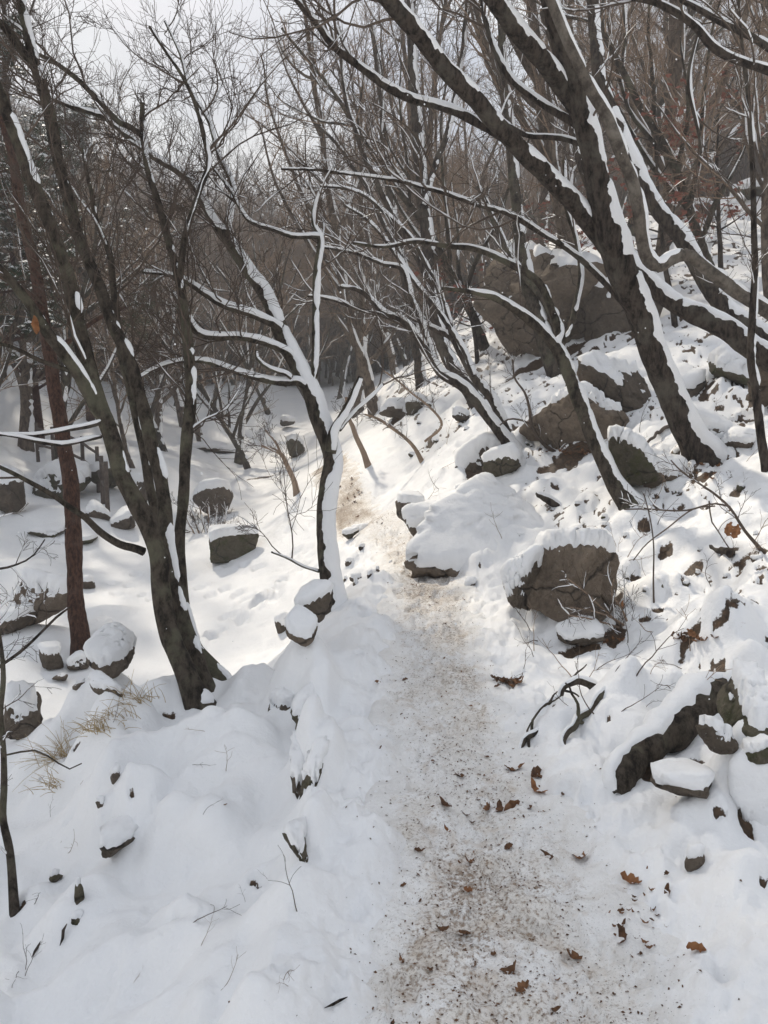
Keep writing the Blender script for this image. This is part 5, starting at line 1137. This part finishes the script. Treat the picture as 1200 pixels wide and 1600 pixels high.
# ------------------------------------------------------------------ dead leaves
def leaf_mesh(seed, L_, W_, lob, curl):
    rng = np.random.RandomState(seed); n = 9; t = np.linspace(0, 1, n); w = W_ * np.sin(math.pi * np.clip(t, .02, .98)) ** .7 * (1 + lob * np.cos(t * 6.28 * 3.5)) * rng.uniform(.8, 1.15, n)
    mid = np.column_stack([(t - .5) * L_, rng.normal(0, W_ * .08, n), curl * L_ * (4 * (t - .5) ** 2) + rng.normal(0, L_ * .02, n)])
    l = mid + np.column_stack([rng.normal(0, .03 * L_, n), w, w * rng.uniform(.1, .8) + rng.normal(0, L_ * .04, n)]); r = mid + np.column_stack([rng.normal(0, .03 * L_, n), -w, w * rng.uniform(-.1, .8) + rng.normal(0, L_ * .04, n)])
    V = np.vstack([mid, l, r]); i = np.arange(n - 1)
    q = np.vstack([np.column_stack([i, i + 1, n + i + 1, n + i]), np.column_stack([i + 1, i, 2 * n + i, 2 * n + i + 1])]); return make_mesh('leaf', V, q, None, False)
LEAVES = [leaf_mesh(400 + i, 1.0, w, lo, c) for i, (w, lo, c) in enumerate([(.26, .18, .12), (.30, .28, .25), (.2, .05, .4), (.33, .22, .08), (.16, .05, .55), (.26, .32, .35)])]
LM = []
for me in LEAVES:
    row = []
    for m in (M_LEAF, M_LEAF2, M_LEAFO):
        c = me.copy(); c.materials.append(m); row.append(c)
    LM.append(row)
def leaf(p, size, v, m, rng, label, group=None, up=.006):
    o = bpy.data.objects.new('dead_leaf', LM[v][m]); COL.objects.link(o); o.location = (p[0], p[1], p[2] + up); o.scale = (size,) * 3
    o.rotation_euler = (rng.normal(0, .35), rng.normal(0, .35), rng.uniform(0, 6.28)); tag(o, label, 'leaf', group)
def surf(px, py):
    p, d = hit(px, py); z = max(float(path_z(np.array([p[0]]), np.array([p[1]]))[0]), p[2]) if abs(p[0] - path_x(p[1])) < path_hw(p[1]) + .1 else p[2]
    return np.array([p[0], p[1], z]), d
rl = np.random.RandomState(8)
for px, py, s, m, v, lb in [(905,1350,42,0,0,'rust brown lobed leaf lying right of the trail middle'), (985,1378,32,2,1,'curled orange brown leaf with a stalk at the right trail edge'), (800,1287,34,0,3,'widest brown leaf of the pile in the trail middle'),
        (762,1291,20,0,1,'small leaf left end of the pile in the trail middle'), (828,1285,22,1,0,'leaf at the right end of the pile in the trail middle'), (780,1288,26,1,5,'dark leaf inside the pile in the trail middle'), (838,1254,34,2,5,'orange leaf above the pile near the right trail edge'),
        (893,1522,40,0,1,'rust leaf low in the picture right of the trail middle'), (1088,1485,28,2,3,'bright orange leaf alone in the snow at the lower right'), (735,1370,24,0,4,'folded leaf standing upright in the trail'), (628,1527,18,0,4,'narrow leaf on the left trail edge near the bottom'),
        (718,1239,24,1,0,'dark leaf at the top of the trodden middle'), (802,1216,32,0,2,'long brown leaf along the right trail edge'), (838,1214,30,1,3,'dark curled leaf just right of the long brown one'), (690,1484,20,1,5,'dark leaf in the lower trail left of the middle'),
        (722,1482,26,1,0,'crumpled brown leaf beside it in the lower trail'), (815,1583,26,0,1,'leaf at the very bottom of the trail'), (800,1555,30,1,2,'long dark leaf fragment near the bottom of the trail'), (1045,1395,26,1,0,'dark leaf in the snow clods at the right edge'),
        (975,1485,34,1,5,'dark matted leaf at the right of the lower trail'), (655,1355,22,1,3,'leaf bits on the left of the trail'), (351,1258,9,0,0,'tiny red brown leaf alone on the left snow slope'), (695,1293,26,1,2,'flat pale brown sliver left of the leaf pile'),
        (590,1067,10,0,3,'small leaf beside the left trail edge far up'), (860,1370,24,1,4,'dark curled leaf in the right half of the trail'), (740,1545,16,1,5,'small dark leaf in the left lower trail'), (1017,1392,14,0,2,'little orange sliver by the dark leaf at the right edge')]:
    p, d = surf(px, py); leaf(p, s * d / FPX * 1.05, v, m, rl, lb, None, .0)
k = 0
while k < 150:
    y = 1.7 + 9 * rl.uniform() ** 1.5; x = path_x(y) + rl.normal(.06, .62) * path_hw(y); z = max(float(path_z(np.array([x]), np.array([y]))[0]), gz(x, y))
    leaf((x, y, z), rl.choice([.010, .016, .024, .036], p=[.4, .3, .2, .1]), rl.randint(6), rl.choice([0, 1, 2], p=[.4, .5, .1]), rl, 'scrap of brown dead leaf trodden into the trail', 'leaf scraps trodden into the trail', .003); k += 1
for cx, cy, n, sx, sy, lb, gr in [(885,708,34,45,9,'dead leaf in the litter under the round bottomed boulder','leaf litter under the round bottomed boulder'), (1105,742,10,22,10,'dead leaf on the snow below the biggest tree','leaves below the biggest tree'),
        (790,1070,22,30,10,'dead leaf in the litter patch at the right trail edge','leaf litter patch at the right trail edge'), (1075,1000,12,34,8,'dead leaf in the hollow of the near right bank','leaves in the hollow of the right bank'), (930,1000,14,36,10,'dead leaf under the ledge of the blunt boulder','leaves under the blunt boulder'), (1000,1440,26,60,60,'dark leaf bit caught in the snow clods right of the trail','leaf bits in the clods right of the trail'), (545,780,20,26,26,'dead leaf on the bare earth of the far trail','leaves on the far trail')]:
    for i in range(n):
        p, d = surf(cx + rl.normal(0, sx * .5), cy + rl.normal(0, sy * .5)); leaf(p, rl.uniform(.012, .03) if 'clods' in lb else rl.uniform(.03, .07), rl.randint(6), rl.choice([0, 1], p=[.5, .5]), rl, lb, gr, .008)
# two leaves hanging on the shrub, one on the clump's twig
for px, py, s, dd, m, lb in [(1137,828,24,D_(1185,855) - .1,2,'orange dead leaf hanging from the right bank shrub, left one'), (1151,832,24,D_(1185,855) - .1,2,'orange dead leaf hanging from the right bank shrub, right one'), (970,945,14,D_(960,975) - .1,2,'orange leaf caught on the twigs by the blunt boulder')]:
    p = at(px, py, dd); o = bpy.data.objects.new('hanging_leaf', LM[1][m]); COL.objects.link(o); o.location = p; o.scale = (s * dd / FPX,) * 3; o.rotation_euler = (1.2, 1.35, rl.uniform(0, 3)); tag(o, lb, 'leaf')
p = at(55, 508, dA - .8); o = bpy.data.objects.new('hanging_leaf', LM[2][2]); COL.objects.link(o); o.location = p; o.scale = (28 * dA / FPX * .85,) * 3; o.rotation_euler = (1.4, 1.5, .3); tag(o, 'single orange leaf hanging from a twig of the nearest clump', 'leaf')
# crumbs of bark and leaf trodden into the trail
n = 7000; y = 1.5 + 9.5 * rl.uniform(size=n) ** 1.6; x = path_x(y) + rl.normal(.05, .6, n) * path_hw(y)
keep = vnoise(x * 3.2, y * 3.2, s=66) + .3 * vnoise(x * 11, y * 11, s=67) > rl.uniform(.25, .95, n); x = x[keep]; y = y[keep]; n = len(x)
c = np.column_stack([x, y, np.maximum(path_z(x, y), ground(x, y)) + .002]); s = rl.uniform(.0012, .0045, (n, 1)); a = rl.uniform(0, 6.28, n)
e1 = np.column_stack([np.cos(a), np.sin(a), rl.normal(0, .25, n)]) * s * 1.5; e2 = np.column_stack([-np.sin(a), np.cos(a), rl.normal(0, .25, n)]) * s * .8
V = np.stack([c - e1, c - e2 + [0, 0, .002], c + e1, c + e2 + [0, 0, .001]], 1).reshape(-1, 3)
cr_ = link('trail_crumbs', make_mesh('trail_crumbs', V, np.arange(len(V)).reshape(-1, 4), None, False), M_LEAF2); cr_['kind'] = 'stuff'; cr_['label'] = 'crumbs of bark and leaf trodden into the trail'

# ------------------------------------------------------------------ snowflakes drifting in the air
n = 420; rf = np.random.RandomState(3); d = rf.uniform(2.5, 12, n); px = rf.uniform(-50, 1250, n); py = rf.uniform(-50, 1100, n)
c = np.array([at(a, b, e) for a, b, e in zip(px, py, d)]); c = c[c[:, 2] > ground(c[:, 0], c[:, 1]) + .1]; r = rf.uniform(.0022, .0050, (len(c), 1, 1))
oc = np.array([[1, 0, 0], [-1, 0, 0], [0, 1, 0], [0, -1, 0], [0, 0, 1], [0, 0, -1]], float); ot = np.array([[0, 2, 4], [2, 1, 4], [1, 3, 4], [3, 0, 4], [2, 0, 5], [1, 2, 5], [3, 1, 5], [0, 3, 5]])
V = (c[:, None] + r * oc[None]).reshape(-1, 3); t = (np.arange(len(c))[:, None, None] * 6 + ot[None]).reshape(-1, 3)
fl = link('snowflakes', make_mesh('snowflakes', V, None, t), M_SNOW); fl['kind'] = 'stuff'; fl['label'] = 'few small snowflakes drifting through the air'

# ------------------------------------------------------------------ haze
hm = bpy.data.materials.new('haze'); hm.use_nodes = True; hn = hm.node_tree; hn.nodes.clear()
ho = hn.nodes.new('ShaderNodeOutputMaterial'); pv = hn.nodes.new('ShaderNodeVolumePrincipled'); pv.inputs['Color'].default_value = (.86, .88, .92, 1); pv.inputs['Density'].default_value = .0065
hn.links.new(pv.outputs['Volume'], ho.inputs['Volume'])
lo = np.array([-240, -240, -40.]); hi_ = np.array([240, 240, 48.])
V = np.array([[x, y, z] for x in (lo[0], hi_[0]) for y in (lo[1], hi_[1]) for z in (lo[2], hi_[2])]); Q = [[0, 1, 3, 2], [4, 6, 7, 5], [0, 4, 5, 1], [2, 3, 7, 6], [0, 2, 6, 4], [1, 5, 7, 3]]
hz = link('haze', make_mesh('haze', V, Q, None, False), hm); hz['kind'] = 'stuff'; hz['label'] = 'thin winter haze between the trees'
print('done', round(time.time() - T0, 1), sum(len(m.polygons) for m in bpy.data.meshes))
